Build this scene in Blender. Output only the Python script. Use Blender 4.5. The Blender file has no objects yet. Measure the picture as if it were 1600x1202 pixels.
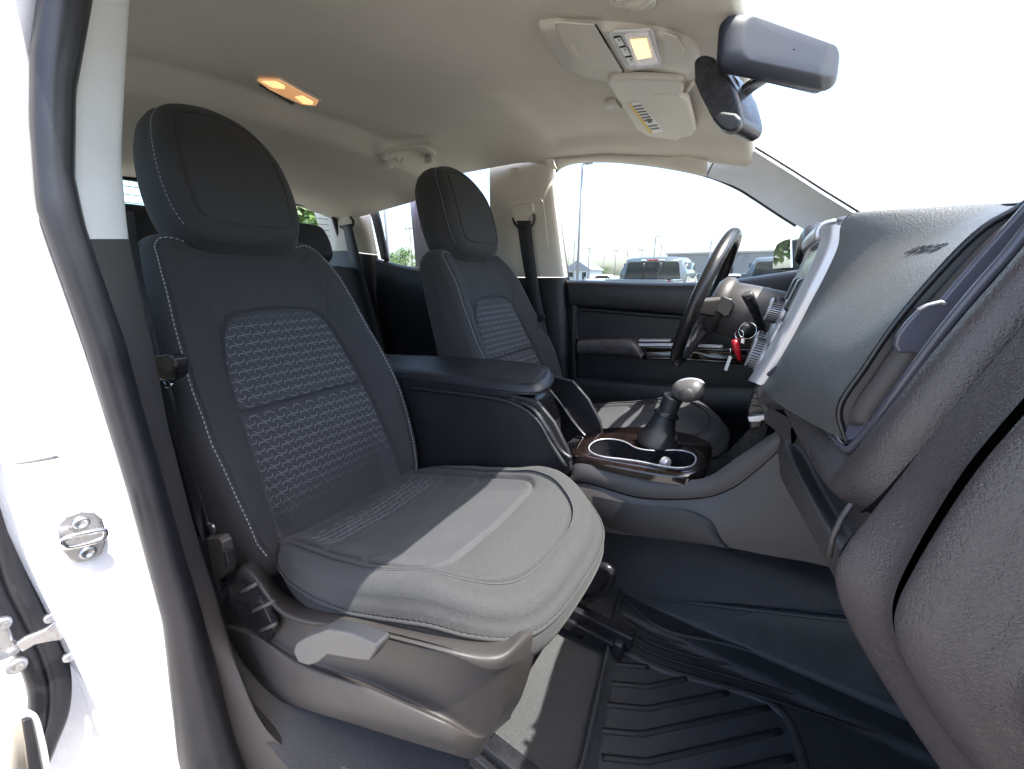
import bpy, bmesh, math, random
import numpy as np
from mathutils import Vector
random.seed(7); rng=np.random.default_rng(5)
S=bpy.context.scene; COL=S.collection
# ---------------------------------------------------------------- camera, world, sun, exposure
CAM=np.array([0.,-.90,1.42]); FPX=600.; YAW=math.radians(33); PIT=math.radians(15.9)
cd=bpy.data.cameras.new('camera'); co=bpy.data.objects.new('camera',cd); COL.objects.link(co)
co.location=CAM; co.rotation_euler=(math.pi/2-PIT,0,YAW)
cd.sensor_width=36; cd.lens=FPX/1600*36; cd.clip_start=.02; cd.clip_end=3000; S.camera=co
SUN_EL=math.radians(66); SUN_AZ=math.radians(1)      # azimuth measured from +X towards +Y
W=bpy.data.worlds.new('World'); S.world=W; W.use_nodes=True
nt=W.node_tree; bg=nt.nodes['Background']; sk=nt.nodes.new('ShaderNodeTexSky'); sk.sky_type='NISHITA'
sk.sun_disc=False; sk.sun_elevation=SUN_EL; sk.sun_rotation=math.pi/2-SUN_AZ
sk.air_density=1.0; sk.dust_density=3.0; sk.ozone_density=1.0
nt.links.new(sk.outputs[0],bg.inputs[0]); bg.inputs[1].default_value=.15
sl=bpy.data.lights.new('sun','SUN'); sl.energy=3.1; sl.angle=math.radians(.5); sl.color=(1,.95,.87)
so=bpy.data.objects.new('sun',sl); COL.objects.link(so)
sd_=Vector((math.cos(SUN_EL)*math.cos(SUN_AZ),math.cos(SUN_EL)*math.sin(SUN_AZ),math.sin(SUN_EL)))
so.rotation_euler=sd_.to_track_quat('Z','Y').to_euler()
S.view_settings.view_transform='Standard'; S.view_settings.look='None'; S.view_settings.exposure=2.38; S.view_settings.gamma=1
S.render.engine='CYCLES'
S.cycles.max_bounces=10; S.cycles.diffuse_bounces=6; S.cycles.glossy_bounces=4; S.cycles.transparent_max_bounces=12
# ---------------------------------------------------------------- measuring helper: picture point -> point on a real plane
_s,_c=math.sin(YAW),math.cos(YAW); _sp,_cp=math.sin(PIT),math.cos(PIT)
CF=np.array([-_s*_cp,_c*_cp,-_sp]); CR=np.array([_c,_s,0]); CU=np.cross(CR,CF)
def at(u,v,x=None,y=None,z=None):
    d=CF+(u-800)/FPX*CR+(601-v)/FPX*CU
    t=(x-CAM[0])/d[0] if x is not None else (y-CAM[1])/d[1] if y is not None else (z-CAM[2])/d[2]
    return CAM+t*d
def on(u,v,fn,z=1.88):
    for _ in range(25):
        p=at(u,v,z=z); z=z*.5+.5*fn(p[0],p[1])
    return at(u,v,z=z)
# ---------------------------------------------------------------- materials
def mat(name,col,rough=.5,metal=0,bump=None,var=.0,spec=.5,emit=None,estr=0,coat=0,vscale=30,sheen=0,speck=None):
    m=bpy.data.materials.new(name); m.use_nodes=True; t=m.node_tree; b=t.nodes['Principled BSDF']
    b.inputs['Base Color'].default_value=(*col,1); b.inputs['Roughness'].default_value=rough; b.inputs['Metallic'].default_value=metal
    b.inputs['Specular IOR Level'].default_value=spec; b.inputs['Coat Weight'].default_value=coat; b.inputs['Coat Roughness'].default_value=.06
    if sheen: b.inputs['Sheen Weight'].default_value=sheen; b.inputs['Sheen Roughness'].default_value=.5
    if emit: b.inputs['Emission Color'].default_value=(*emit,1); b.inputs['Emission Strength'].default_value=estr
    tc=t.nodes.new('ShaderNodeTexCoord')
    if var>0:
        n=t.nodes.new('ShaderNodeTexNoise'); n.inputs['Scale'].default_value=vscale; n.inputs['Detail'].default_value=6; n.inputs['Roughness'].default_value=.65
        t.links.new(tc.outputs['Object'],n.inputs['Vector'])
        mr=t.nodes.new('ShaderNodeMapRange'); mr.inputs['From Min'].default_value=.3; mr.inputs['From Max'].default_value=.7
        mr.inputs['To Min'].default_value=1-var; mr.inputs['To Max'].default_value=1+var; t.links.new(n.outputs['Fac'],mr.inputs['Value'])
        mx=t.nodes.new('ShaderNodeVectorMath'); mx.operation='SCALE'; mx.inputs[0].default_value=col; t.links.new(mr.outputs[0],mx.inputs['Scale'])
        last=mx.outputs[0]
        if speck:   # lint and dust: tiny pale flecks
            sc,th,sc_col=speck
            n2=t.nodes.new('ShaderNodeTexNoise'); n2.inputs['Scale'].default_value=sc; n2.inputs['Detail'].default_value=2
            t.links.new(tc.outputs['Object'],n2.inputs['Vector'])
            m2=t.nodes.new('ShaderNodeMapRange'); m2.inputs['From Min'].default_value=th; m2.inputs['From Max'].default_value=th+.08
            t.links.new(n2.outputs['Fac'],m2.inputs['Value'])
            mc=t.nodes.new('ShaderNodeMix'); mc.data_type='RGBA'; mc.inputs['B'].default_value=(*sc_col,1)
            t.links.new(m2.outputs[0],mc.inputs['Factor']); t.links.new(last,mc.inputs['A']); last=mc.outputs['Result']
        t.links.new(last,b.inputs['Base Color'])
        mr2=t.nodes.new('ShaderNodeMapRange'); mr2.inputs['From Min'].default_value=.3; mr2.inputs['From Max'].default_value=.7
        mr2.inputs['To Min'].default_value=max(.03,rough-.08); mr2.inputs['To Max'].default_value=min(1,rough+.08)
        t.links.new(n.outputs['Fac'],mr2.inputs['Value']); t.links.new(mr2.outputs[0],b.inputs['Roughness'])
    if bump:
        kind,sc,st,dist=bump
        if kind=='leather':
            v=t.nodes.new('ShaderNodeTexVoronoi'); v.feature='SMOOTH_F1'; v.inputs['Scale'].default_value=sc; v.inputs['Smoothness'].default_value=.35
            nz=t.nodes.new('ShaderNodeTexNoise'); nz.inputs['Scale'].default_value=sc*.6
            t.links.new(tc.outputs['Object'],nz.inputs['Vector'])
            ad=t.nodes.new('ShaderNodeMixRGB'); ad.inputs[0].default_value=.006; t.links.new(tc.outputs['Object'],ad.inputs[1]); t.links.new(nz.outputs['Color'],ad.inputs[2])
            t.links.new(ad.outputs[0],v.inputs['Vector'])
            src=t.nodes.new('ShaderNodeMath'); src.operation='MULTIPLY'; src.inputs[1].default_value=-1; t.links.new(v.outputs['Distance'],src.inputs[0]); out=src.outputs[0]
        elif kind=='weave':
            w1=t.nodes.new('ShaderNodeTexVoronoi'); w1.inputs['Scale'].default_value=sc; t.links.new(tc.outputs['Object'],w1.inputs['Vector'])
            w2=t.nodes.new('ShaderNodeTexNoise'); w2.inputs['Scale'].default_value=60; w2.inputs['Detail'].default_value=4; t.links.new(tc.outputs['Object'],w2.inputs['Vector'])
            a=t.nodes.new('ShaderNodeMath'); a.operation='MULTIPLY_ADD'; a.inputs[1].default_value=.6; t.links.new(w1.outputs['Distance'],a.inputs[0]); t.links.new(w2.outputs['Fac'],a.inputs[2]); out=a.outputs[0]
        else:
            nz=t.nodes.new('ShaderNodeTexNoise'); nz.inputs['Scale'].default_value=sc; nz.inputs['Detail'].default_value=5; t.links.new(tc.outputs['Object'],nz.inputs['Vector']); out=nz.outputs['Fac']
        bp=t.nodes.new('ShaderNodeBump'); bp.inputs['Strength'].default_value=st; bp.inputs['Distance'].default_value=dist
        t.links.new(out,bp.inputs['Height']); t.links.new(bp.outputs[0],b.inputs['Normal'])
    return m
def glassmat(name,tint,refl=1.0):
    m=bpy.data.materials.new(name); m.use_nodes=True; t=m.node_tree; t.nodes.clear()
    o=t.nodes.new('ShaderNodeOutputMaterial'); tr=t.nodes.new('ShaderNodeBsdfTransparent'); tr.inputs[0].default_value=(*tint,1)
    g=t.nodes.new('ShaderNodeBsdfGlossy'); g.inputs['Roughness'].default_value=.01
    lw=t.nodes.new('ShaderNodeLayerWeight'); pw=t.nodes.new('ShaderNodeMath'); pw.operation='POWER'; pw.inputs[1].default_value=5; t.links.new(lw.outputs['Facing'],pw.inputs[0]); mu=t.nodes.new('ShaderNodeMath'); mu.operation='MULTIPLY_ADD'; mu.inputs[1].default_value=.45*refl; mu.inputs[2].default_value=.02*refl
    mx=t.nodes.new('ShaderNodeMixShader'); t.links.new(pw.outputs[0],mu.inputs[0]); t.links.new(mu.outputs[0],mx.inputs[0]); t.links.new(tr.outputs[0],mx.inputs[1]); t.links.new(g.outputs[0],mx.inputs[2]); t.links.new(mx.outputs[0],o.inputs[0])
    return m
M={}
M['cloth']=mat('charcoal_cloth',(.034,.034,.037),.85,bump=('weave',650,.55,.0014),var=.30,vscale=260,sheen=.08,speck=(700,.66,(.085,.082,.076)))
M['insert']=mat('woven_insert_cloth',(.040,.040,.045),.8,bump=('weave',600,.6,.0014),var=.28,vscale=240,sheen=.08)
M['side']=mat('side_cloth',(.024,.024,.030),.8,bump=('weave',1500,.3,.001),var=.15,vscale=18)
M['stitch']=mat('pale_thread',(.42,.43,.46),.7)
M['plastic']=mat('charcoal_plastic',(.052,.047,.047),.42,bump=('leather',850,.35,.0006),var=.10,vscale=9)  # warm bounce light put into the colour; the plastic itself is neutral black
M['plasticd']=mat('black_plastic',(.016,.016,.019),.42,bump=('leather',900,.3,.0005),var=.12,vscale=9)
M['smooth']=mat('smooth_black_plastic',(.014,.014,.017),.28,var=.12,vscale=25)
M['dash']=mat('grained_dash_pad',(.085,.088,.090),.46,bump=('leather',620,.55,.0009),var=.08,vscale=7)
M['leather']=mat('grained_soft_panel',(.060,.052,.054),.30,bump=('leather',640,.45,.0009),var=.10,vscale=8)
M['gloss']=mat('gloss_black',(.010,.010,.012),.10,coat=.5,var=.15,vscale=20)
M['silver']=mat('satin_silver_trim',(.50,.50,.53),.36,metal=.55,bump=('noise',1500,.06,.0004),var=.04)
M['chrome']=mat('chrome',(.75,.75,.77),.12,metal=1,var=.03)
M['steel']=mat('zinc_steel',(.50,.50,.52),.30,metal=.9,var=.15,vscale=60)
M['headliner']=mat('beige_headliner_felt',(.62,.575,.50),.95,bump=('noise',700,.25,.0008),var=.05,vscale=5)
M['beige']=mat('beige_plastic',(.60,.56,.49),.55,bump=('leather',900,.2,.0004),var=.04,vscale=6)
M['greytrim']=mat('light_grey_trim',(.70,.71,.71),.7,bump=('noise',900,.25,.0005),var=.05,vscale=10)
M['paint']=mat('white_paint',(.74,.74,.77),.28,coat=.6,var=.02,vscale=3)
M['rubber']=mat('black_rubber',(.013,.013,.017),.36,bump=('noise',500,.12,.0006),var=.2,vscale=12)
M['carpet']=mat('charcoal_carpet',(.050,.050,.055),1,bump=('noise',650,1.0,.004),var=.45,vscale=420,sheen=.15)
M['mat']=mat('black_rubber_mat',(.026,.028,.032),.55,bump=('noise',380,.35,.0012),var=.25,vscale=35)
M['belt']=mat('seat_belt_webbing',(.020,.020,.024),.65,bump=('weave',1200,.4,.0006),var=.1)
M['lid']=mat('dark_armrest_vinyl',(.021,.021,.026),.36,bump=('leather',800,.3,.0005),var=.12,vscale=12)
M['vent']=mat('sky_tinted_vent_plastic',(.075,.075,.098),.2,var=.08,vscale=20)  # sky reflection put into the colour, paler and bluer than plain plastic
M['gap']=mat('crevice_shade_black',(.006,.006,.006),.95,spec=.1,var=.1)  # shade of the dash crevices put into a near-black colour
M['pale']=mat('sunlit_lever_plastic',(.12,.115,.11),.42,bump=('leather',850,.3,.0005),var=.08,vscale=9)  # paler copy of the shield plastic, with the lever's sunlight in the colour
M['shell']=mat('dark_slate_plastic',(.020,.022,.032),.5,bump=('noise',1500,.15,.0004),var=.06,vscale=12,spec=.3)
M['wood']=None
M['glass']=glassmat('clear_glass',(.84,.88,.88)); M['tint']=glassmat('tinted_glass',(.55,.60,.60)); M['windshield']=glassmat('windshield_glass',(.90,.94,.93),.6)
M['lens_lit']=mat('lit_lamp_lens',(.9,.75,.55),.3,emit=(1,.42,.13),estr=.10)
M['bulb']=mat('lamp_bulb',(1,.9,.7),.3,emit=(1,.60,.22),estr=.26)
M['lens']=mat('frosted_lens',(.72,.66,.66),.25,var=.03)
M['mirror']=mat('mirror_glass',(.85,.87,.88),.02,metal=1)
M['screen']=mat('dark_screen',(.025,.024,.030),.22,var=.1)
M['red']=mat('red_key_fob',(.55,.015,.03),.3,var=.06)
M['paper']=mat('white_label',(.78,.77,.74),.6,var=.03)
M['yellow']=mat('yellow_label',(.72,.48,.06),.6,var=.03)
M['ink']=mat('grey_ink',(.12,.12,.12),.7)
M['dashink']=mat('embossed_letter',(.018,.018,.02),.5)
M['asphalt']=mat('asphalt',(.25,.23,.20),.9,bump=('noise',40,.4,.01),var=.25,vscale=2)
M['rust']=mat('sticker_sheet',(.42,.38,.44),.5,var=.04)
def woodmat():
    m=mat('burl_trim',(.03,.02,.018),.12,coat=.6); t=m.node_tree; b=t.nodes['Principled BSDF']
    tc=t.nodes.new('ShaderNodeTexCoord'); mp=t.nodes.new('ShaderNodeMapping'); mp.inputs['Scale'].default_value=(6,30,30); n=t.nodes.new('ShaderNodeTexNoise'); n.inputs['Scale'].default_value=4; n.inputs['Detail'].default_value=8; n.inputs['Distortion'].default_value=1.5
    r=t.nodes.new('ShaderNodeValToRGB'); r.color_ramp.elements[0].position=.38; r.color_ramp.elements[0].color=(.004,.003,.003,1); r.color_ramp.elements[1].position=.66; r.color_ramp.elements[1].color=(.018,.009,.008,1)
    t.links.new(tc.outputs['Object'],mp.inputs[0]); t.links.new(mp.outputs[0],n.inputs['Vector']); t.links.new(n.outputs['Fac'],r.inputs[0]); t.links.new(r.outputs[0],b.inputs['Base Color']); return m
M['wood']=woodmat()
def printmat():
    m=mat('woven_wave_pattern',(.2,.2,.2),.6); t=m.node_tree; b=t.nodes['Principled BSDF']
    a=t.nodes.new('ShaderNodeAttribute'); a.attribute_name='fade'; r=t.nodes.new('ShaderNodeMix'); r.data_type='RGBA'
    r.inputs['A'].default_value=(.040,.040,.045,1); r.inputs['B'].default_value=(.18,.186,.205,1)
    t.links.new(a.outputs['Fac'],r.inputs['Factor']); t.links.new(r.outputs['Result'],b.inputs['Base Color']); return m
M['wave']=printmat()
# ---------------------------------------------------------------- object helpers
_names={}
def wl(o):
    p=np.array(o.location); 
    while o.parent: o=o.parent; p=p+np.array(o.location)
    return p
def obj(name,V,Fc,m,parent=None,smooth=True,bevel=0,solid=0,soff=-1,sub=0,kind=None,seg=2):
    V=np.asarray(V,float)
    if parent is not None: V=V-wl(parent)
    me=bpy.data.meshes.new(name); me.from_pydata([tuple(map(float,v)) for v in V],[],[tuple(map(int,f)) for f in Fc])
    me.validate(); me.update()
    o=bpy.data.objects.new(name,me); COL.objects.link(o)
    if m: me.materials.append(M[m] if isinstance(m,str) else m)
    if smooth: me.polygons.foreach_set('use_smooth',[True]*len(me.polygons))
    if parent is not None: o.parent=parent
    if sub: md=o.modifiers.new('sub','SUBSURF'); md.levels=md.render_levels=sub
    if solid: md=o.modifiers.new('thick','SOLIDIFY'); md.thickness=solid; md.offset=soff
    if bevel:
        md=o.modifiers.new('bev','BEVEL'); md.width=bevel; md.segments=seg; md.limit_method='ANGLE'; md.angle_limit=math.radians(35)
        w=o.modifiers.new('wn','WEIGHTED_NORMAL'); w.keep_sharp=False
    if kind: o['kind']=kind
    return o
def thing(name,label,cat,loc,group=None):
    o=bpy.data.objects.new(name,None); COL.objects.link(o); o.location=tuple(map(float,loc)); o.empty_display_size=.05
    o['label']=label; o['category']=cat
    if group:o['group']=group
    return o
def tag(o,label,cat,group=None):
    o['label']=label; o['category']=cat
    if group:o['group']=group
    return o
def cr(P,n,closed=False):
    P=np.asarray(P,float); k=len(P)
    if closed: Q=np.vstack([P[-1],P,P[0],P[1]]); segs=k
    else: Q=np.vstack([2*P[0]-P[1],P,2*P[-1]-P[-2]]); segs=k-1
    t=np.linspace(0,segs,n,endpoint=not closed); i=np.minimum(t.astype(int),segs-1); f=(t-i)[:,None]
    a,b,c,d=Q[i],Q[i+1],Q[i+2],Q[i+3]
    return .5*((2*b)+(-a+c)*f+(2*a-5*b+4*c-d)*f**2+(-a+3*b-3*c+d)*f**3)
def even(P,n,closed=False):
    P=cr(P,max(200,n*6),closed)
    if closed:P=np.vstack([P,P[0]])
    s=np.r_[0,np.cumsum(np.linalg.norm(np.diff(P,axis=0),axis=1))]
    t=np.linspace(0,s[-1],n,endpoint=not closed); return np.column_stack([np.interp(t,s,P[:,i]) for i in range(P.shape[1])])
def gridf(r,c,wrapc=False,off=0):
    f=[]
    for i in range(r-1):
        for j in range(c if wrapc else c-1):
            j2=(j+1)%c; f.append((off+i*c+j,off+i*c+j2,off+(i+1)*c+j2,off+(i+1)*c+j))
    return f
def patch(ctrl,nr,nc):
    C=np.asarray(ctrl,float); A=np.stack([cr(C[i],nc) for i in range(len(C))])
    B=np.stack([cr(A[:,j],nr) for j in range(nc)],1); return B.reshape(-1,3),gridf(nr,nc)
def strip(A,B,n,k=7,puff=0,prof=None,resample=True):
    f=even if resample else cr
    a=f(A,n); b=f(B,n); mid=(a+b)/2
    tg=np.gradient(mid,axis=0); nn=np.cross(tg,b-a); nn/=np.linalg.norm(nn,axis=1)[:,None]+1e-9
    t=np.linspace(0,1,k); V=[]
    for tt in t:
        h=prof(tt) if prof else 4*tt*(1-tt)
        V.append(a*(1-tt)+b*tt+nn*puff*h)
    V=np.stack(V,1).reshape(-1,3); return V,gridf(n,k)
def join(parts):
    V=[];Fc=[];o=0
    for v,f in parts:
        v=np.asarray(v); V.append(v); Fc+= [tuple(i+o for i in q) for q in f]; o+=len(v)
    return np.vstack(V),Fc
def tube(P,r,seg=8,closed=False,caps=True,flat=1.0,up=(0,0,1)):
    P=np.asarray(P,float); n=len(P); r=np.broadcast_to(r,(n,))
    T=np.roll(P,-1,0)-np.roll(P,1,0) if closed else np.gradient(P,axis=0)
    T/=np.linalg.norm(T,axis=1)[:,None]+1e-12
    u=np.array(up,float); Nn=[]; 
    if abs(np.dot(u,T[0]))>.95: u=np.array([1.,0,0])
    nv=u-np.dot(u,T[0])*T[0]; nv/=np.linalg.norm(nv)
    for i in range(n):
        nv=nv-np.dot(nv,T[i])*T[i]; nv/=np.linalg.norm(nv)+1e-12; Nn.append(nv)
    Nn=np.array(Nn); Bn=np.cross(T,Nn); a=np.linspace(0,2*math.pi,seg,endpoint=False)
    V=(P[:,None]+(np.cos(a)[None,:,None]*Nn[:,None]*flat+np.sin(a)[None,:,None]*Bn[:,None])*r[:,None,None]).reshape(-1,3)
    Fc=gridf(n,seg,True)
    if closed: Fc+=[((n-1)*seg+j,(n-1)*seg+(j+1)%seg,(j+1)%seg,j) for j in range(seg)]
    elif caps: Fc+=[tuple(range(seg))[::-1],tuple((n-1)*seg+j for j in range(seg))]
    return V,Fc
def box(c,s,R=None):
    c=np.asarray(c,float); s=np.asarray(s,float)/2
    v=np.array([[x,y,z] for x in(-1,1) for y in(-1,1) for z in(-1,1)],float)*s
    if R is not None: v=v@np.asarray(R).T
    return v+c,[(0,1,3,2),(4,6,7,5),(0,4,5,1),(2,3,7,6),(0,2,6,4),(1,5,7,3)]
def slab(pts,vec):
    p=np.asarray(pts,float); n=len(p); V=np.vstack([p,p+np.asarray(vec,float)])
    return V,[tuple(range(n))[::-1],tuple(range(n,2*n))]+[(i,(i+1)%n,n+(i+1)%n,n+i) for i in range(n)]
def lathe(prof,c,ax,seg=32):
    # prof: list of (r, along axis)
    ax=np.asarray(ax,float); ax/=np.linalg.norm(ax); u=np.cross(ax,[0,0,1.]) if abs(ax[2])<.9 else np.cross(ax,[1.,0,0]); u/=np.linalg.norm(u); w=np.cross(ax,u)
    a=np.linspace(0,2*math.pi,seg,endpoint=False); V=[]
    for r,h in prof: V.append(np.asarray(c)+ax*h+r*(np.cos(a)[:,None]*u+np.sin(a)[:,None]*w))
    V=np.vstack(V); n=len(prof); Fc=gridf(n,seg,True)+[tuple(range(seg))[::-1],tuple((n-1)*seg+j for j in range(seg))]; return V,Fc
def rrect(w,h,r,n=6):
    P=[]
    for cx,cy,a0 in((w/2-r,h/2-r,0),(-w/2+r,h/2-r,90),(-w/2+r,-h/2+r,180),(w/2-r,-h/2+r,270)):
        for k in range(n+1):
            a=math.radians(a0+90*k/n); P.append((cx+r*math.cos(a),cy+r*math.sin(a)))
    return np.array(P)
def plane3(P2,O,A,B): P2=np.asarray(P2); return np.asarray(O)+P2[:,:1]*np.asarray(A)+P2[:,1:2]*np.asarray(B)
def sdpoly(p,poly):
    a=poly; b=np.roll(poly,-1,0); d=np.full(len(p),1e9); ins=np.zeros(len(p),bool)
    for i in range(len(a)):
        e=b[i]-a[i]; w=p-a[i]; t=np.clip((w@e)/(e@e+1e-15),0,1); d=np.minimum(d,np.linalg.norm(w-t[:,None]*e,axis=1))
        c=((a[i][1]>p[:,1])!=(b[i][1]>p[:,1])); 
        with np.errstate(divide='ignore',invalid='ignore'): xi=(b[i][0]-a[i][0])*(p[:,1]-a[i][1])/(b[i][1]-a[i][1]+1e-15)+a[i][0]
        ins^=c&(p[:,0]<xi)
    return np.where(ins,-d,d)
def dline(p,line):
    d=np.full(len(p),1e9)
    for i in range(len(line)-1):
        e=line[i+1]-line[i]; w=p-line[i]; t=np.clip((w@e)/(e@e+1e-15),0,1); d=np.minimum(d,np.linalg.norm(w-t[:,None]*e,axis=1))
    return d
def sm(x): x=np.clip(x,0,1); return x*x*(3-2*x)
def stitches(P,nrm=None,L=.0065,gap=.004,r=.0011):
    P=np.asarray(P); s=np.r_[0,np.cumsum(np.linalg.norm(np.diff(P,axis=0),axis=1))]; out=[]; t=0
    while t+L<s[-1]:
        q=np.column_stack([np.interp([t,t+L],s,P[:,i]) for i in range(3)]); out.append(tube(q,r,5)); t+=L+gap
    return join(out)
class Pillow:
    """soft closed body: a front height field inside a smooth outline, rolled edges, flat back"""
    def __init__(s,outline,field,frame,N=240,Mr=90,sides=((.006,.15),(.008,.4),(.006,.75),(0,.93),(-.012,1.0)),back=-.12,center=None,raw=False):
        O=outline if raw else even(outline,N,True); s.O=O; N=len(O); s.frame=frame; s.field=field
        c=np.array(center if center is not None else O.mean(0)); r=np.linspace(0,1,Mr+1)[1:]**.75
        pts=(c+(O-c)[None]*r[:,None,None]).reshape(-1,2); pts=np.vstack([[c],pts]); s.pts=pts
        h=field(pts[:,0],pts[:,1]); tg=np.roll(O,-1,0)-np.roll(O,1,0); nn=np.column_stack([tg[:,1],-tg[:,0]]); nn/=np.linalg.norm(nn,axis=1)[:,None]
        if np.sum(nn*(O-c))<0: nn=-nn
        eh=h[-N:]; P=[np.column_stack([pts,h])]
        for o,w in sides: P.append(np.column_stack([O+nn*o,eh*(1-w)+back*w]))
        P.append(np.array([[c[0],c[1],back]])); P=np.vstack(P)
        s.V=s.tow(P); Fc=[(0,1+j,1+(j+1)%N) for j in range(N)]; rows=Mr+len(sides); Fc+=[q[::-1] for q in gridf(rows,N,True,1)]
        last=1+(rows-1)*N; e=len(P)-1; Fc+=[(last+(j+1)%N,last+j,e) for j in range(N)]; s.F=Fc; s.nfront=N+(Mr-1)*N
    def tow(s,P): O,A,B,C=s.frame; P=np.asarray(P); return O+P[:,:1]*A+P[:,1:2]*B+P[:,2:3]*C
    def surf(s,ab,lift=0): ab=np.asarray(ab); return s.tow(np.column_stack([ab,s.field(ab[:,0],ab[:,1])+lift]))
    def split(s,fn):
        """faces of the front whose centre satisfies fn(a,b) -> separate mesh data"""
        fr=s.F[:s.nfront]; cen=np.array([s.pts[list(f)].mean(0) for f in fr]); k=fn(cen[:,0],cen[:,1])
        A=[f for f,q in zip(fr,k) if q]; B=[f for f,q in zip(fr,k) if not q]+s.F[s.nfront:]; return A,B
def used(V,Fc):
    ids=sorted({i for f in Fc for i in f}); mp={i:k for k,i in enumerate(ids)}; return np.asarray(V)[ids],[tuple(mp[i] for i in f) for f in Fc]
def copy_tree(o,parent=None):
    c=o.copy(); COL.objects.link(c); c.parent=parent
    for ch in list(o.children): copy_tree(ch,c)
    return c
# ================================================================= SETTING: ground, cabin floor, headliner
FLZ=.62
def zroof(x,y):
    xs=[-2.3,-1.62,-1.46,-1.38,-1.0,-.6,-.3,-.12,.1]; zs=[1.80,1.862,1.895,1.952,1.954,1.925,1.872,1.825,1.76]
    z=np.interp(x,xs,zs); 
    rec=.022*sm((y-.17)/.05)*sm((x+.80)/.08)*sm((-.13-x)/.05)*sm((.60-y)/.05)
    return z-.075*np.minimum(abs(y)/.66,1.05)**3.6+rec*.8
def build_setting():
    V,F=[],[]
    n=60; g=np.linspace(-1,1,n); s=np.sign(g)*np.abs(g)**3*900; X,Y=np.meshgrid(s,s,indexing='ij')
    o=obj('ground',np.column_stack([X.ravel(),Y.ravel(),np.zeros(n*n)]),gridf(n,n),'asphalt',smooth=False,kind='structure')
    # cabin floor carpet: gently uneven, rising over the tunnel and under the seats
    xs=np.linspace(-2.25,.62,150); ys=np.linspace(-.73,.74,100); X,Y=np.meshgrid(xs,ys,indexing='ij')
    Z=FLZ-.012+.006*np.sin(X*9+Y*4)*np.sin(Y*13)+.004*np.sin(X*31)*np.sin(Y*23)
    Z+= .215*sm((.085-abs(Y))/.045)*sm((X+2.1)/.2)
    Z+= .35*sm((X-.42)/.2)
    Z-= .008*np.exp(-((Y+.52+.12*(X+.5))/.008)**2)*(X<-.3)
    obj('cabin_floor',np.column_stack([X.ravel(),Y.ravel(),Z.ravel()]),gridf(150,100),'carpet',kind='structure')
    xs=np.r_[np.linspace(-2.28,-1.65,14),np.linspace(-1.62,-1.36,20),np.linspace(-1.33,-.115,60)]; ys=np.linspace(-.655,.655,90)
    X,Y=np.meshgrid(xs,ys,indexing='ij'); Z=zroof(X,Y)
    V=np.column_stack([X.ravel(),Y.ravel(),Z.ravel()])
    # rolled front header lip
    r,c=X.shape
    lip=[np.column_stack([np.full(c,-.115+.016*math.sin(a)),ys,zroof(-.115,ys)+.016*(1-math.cos(a))]) for a in np.linspace(.3,2.6,6)]
    V=np.vstack([V]+lip)
    o=obj('headliner',V,gridf(r+6,c),'headliner',kind='structure')
build_setting()
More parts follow.
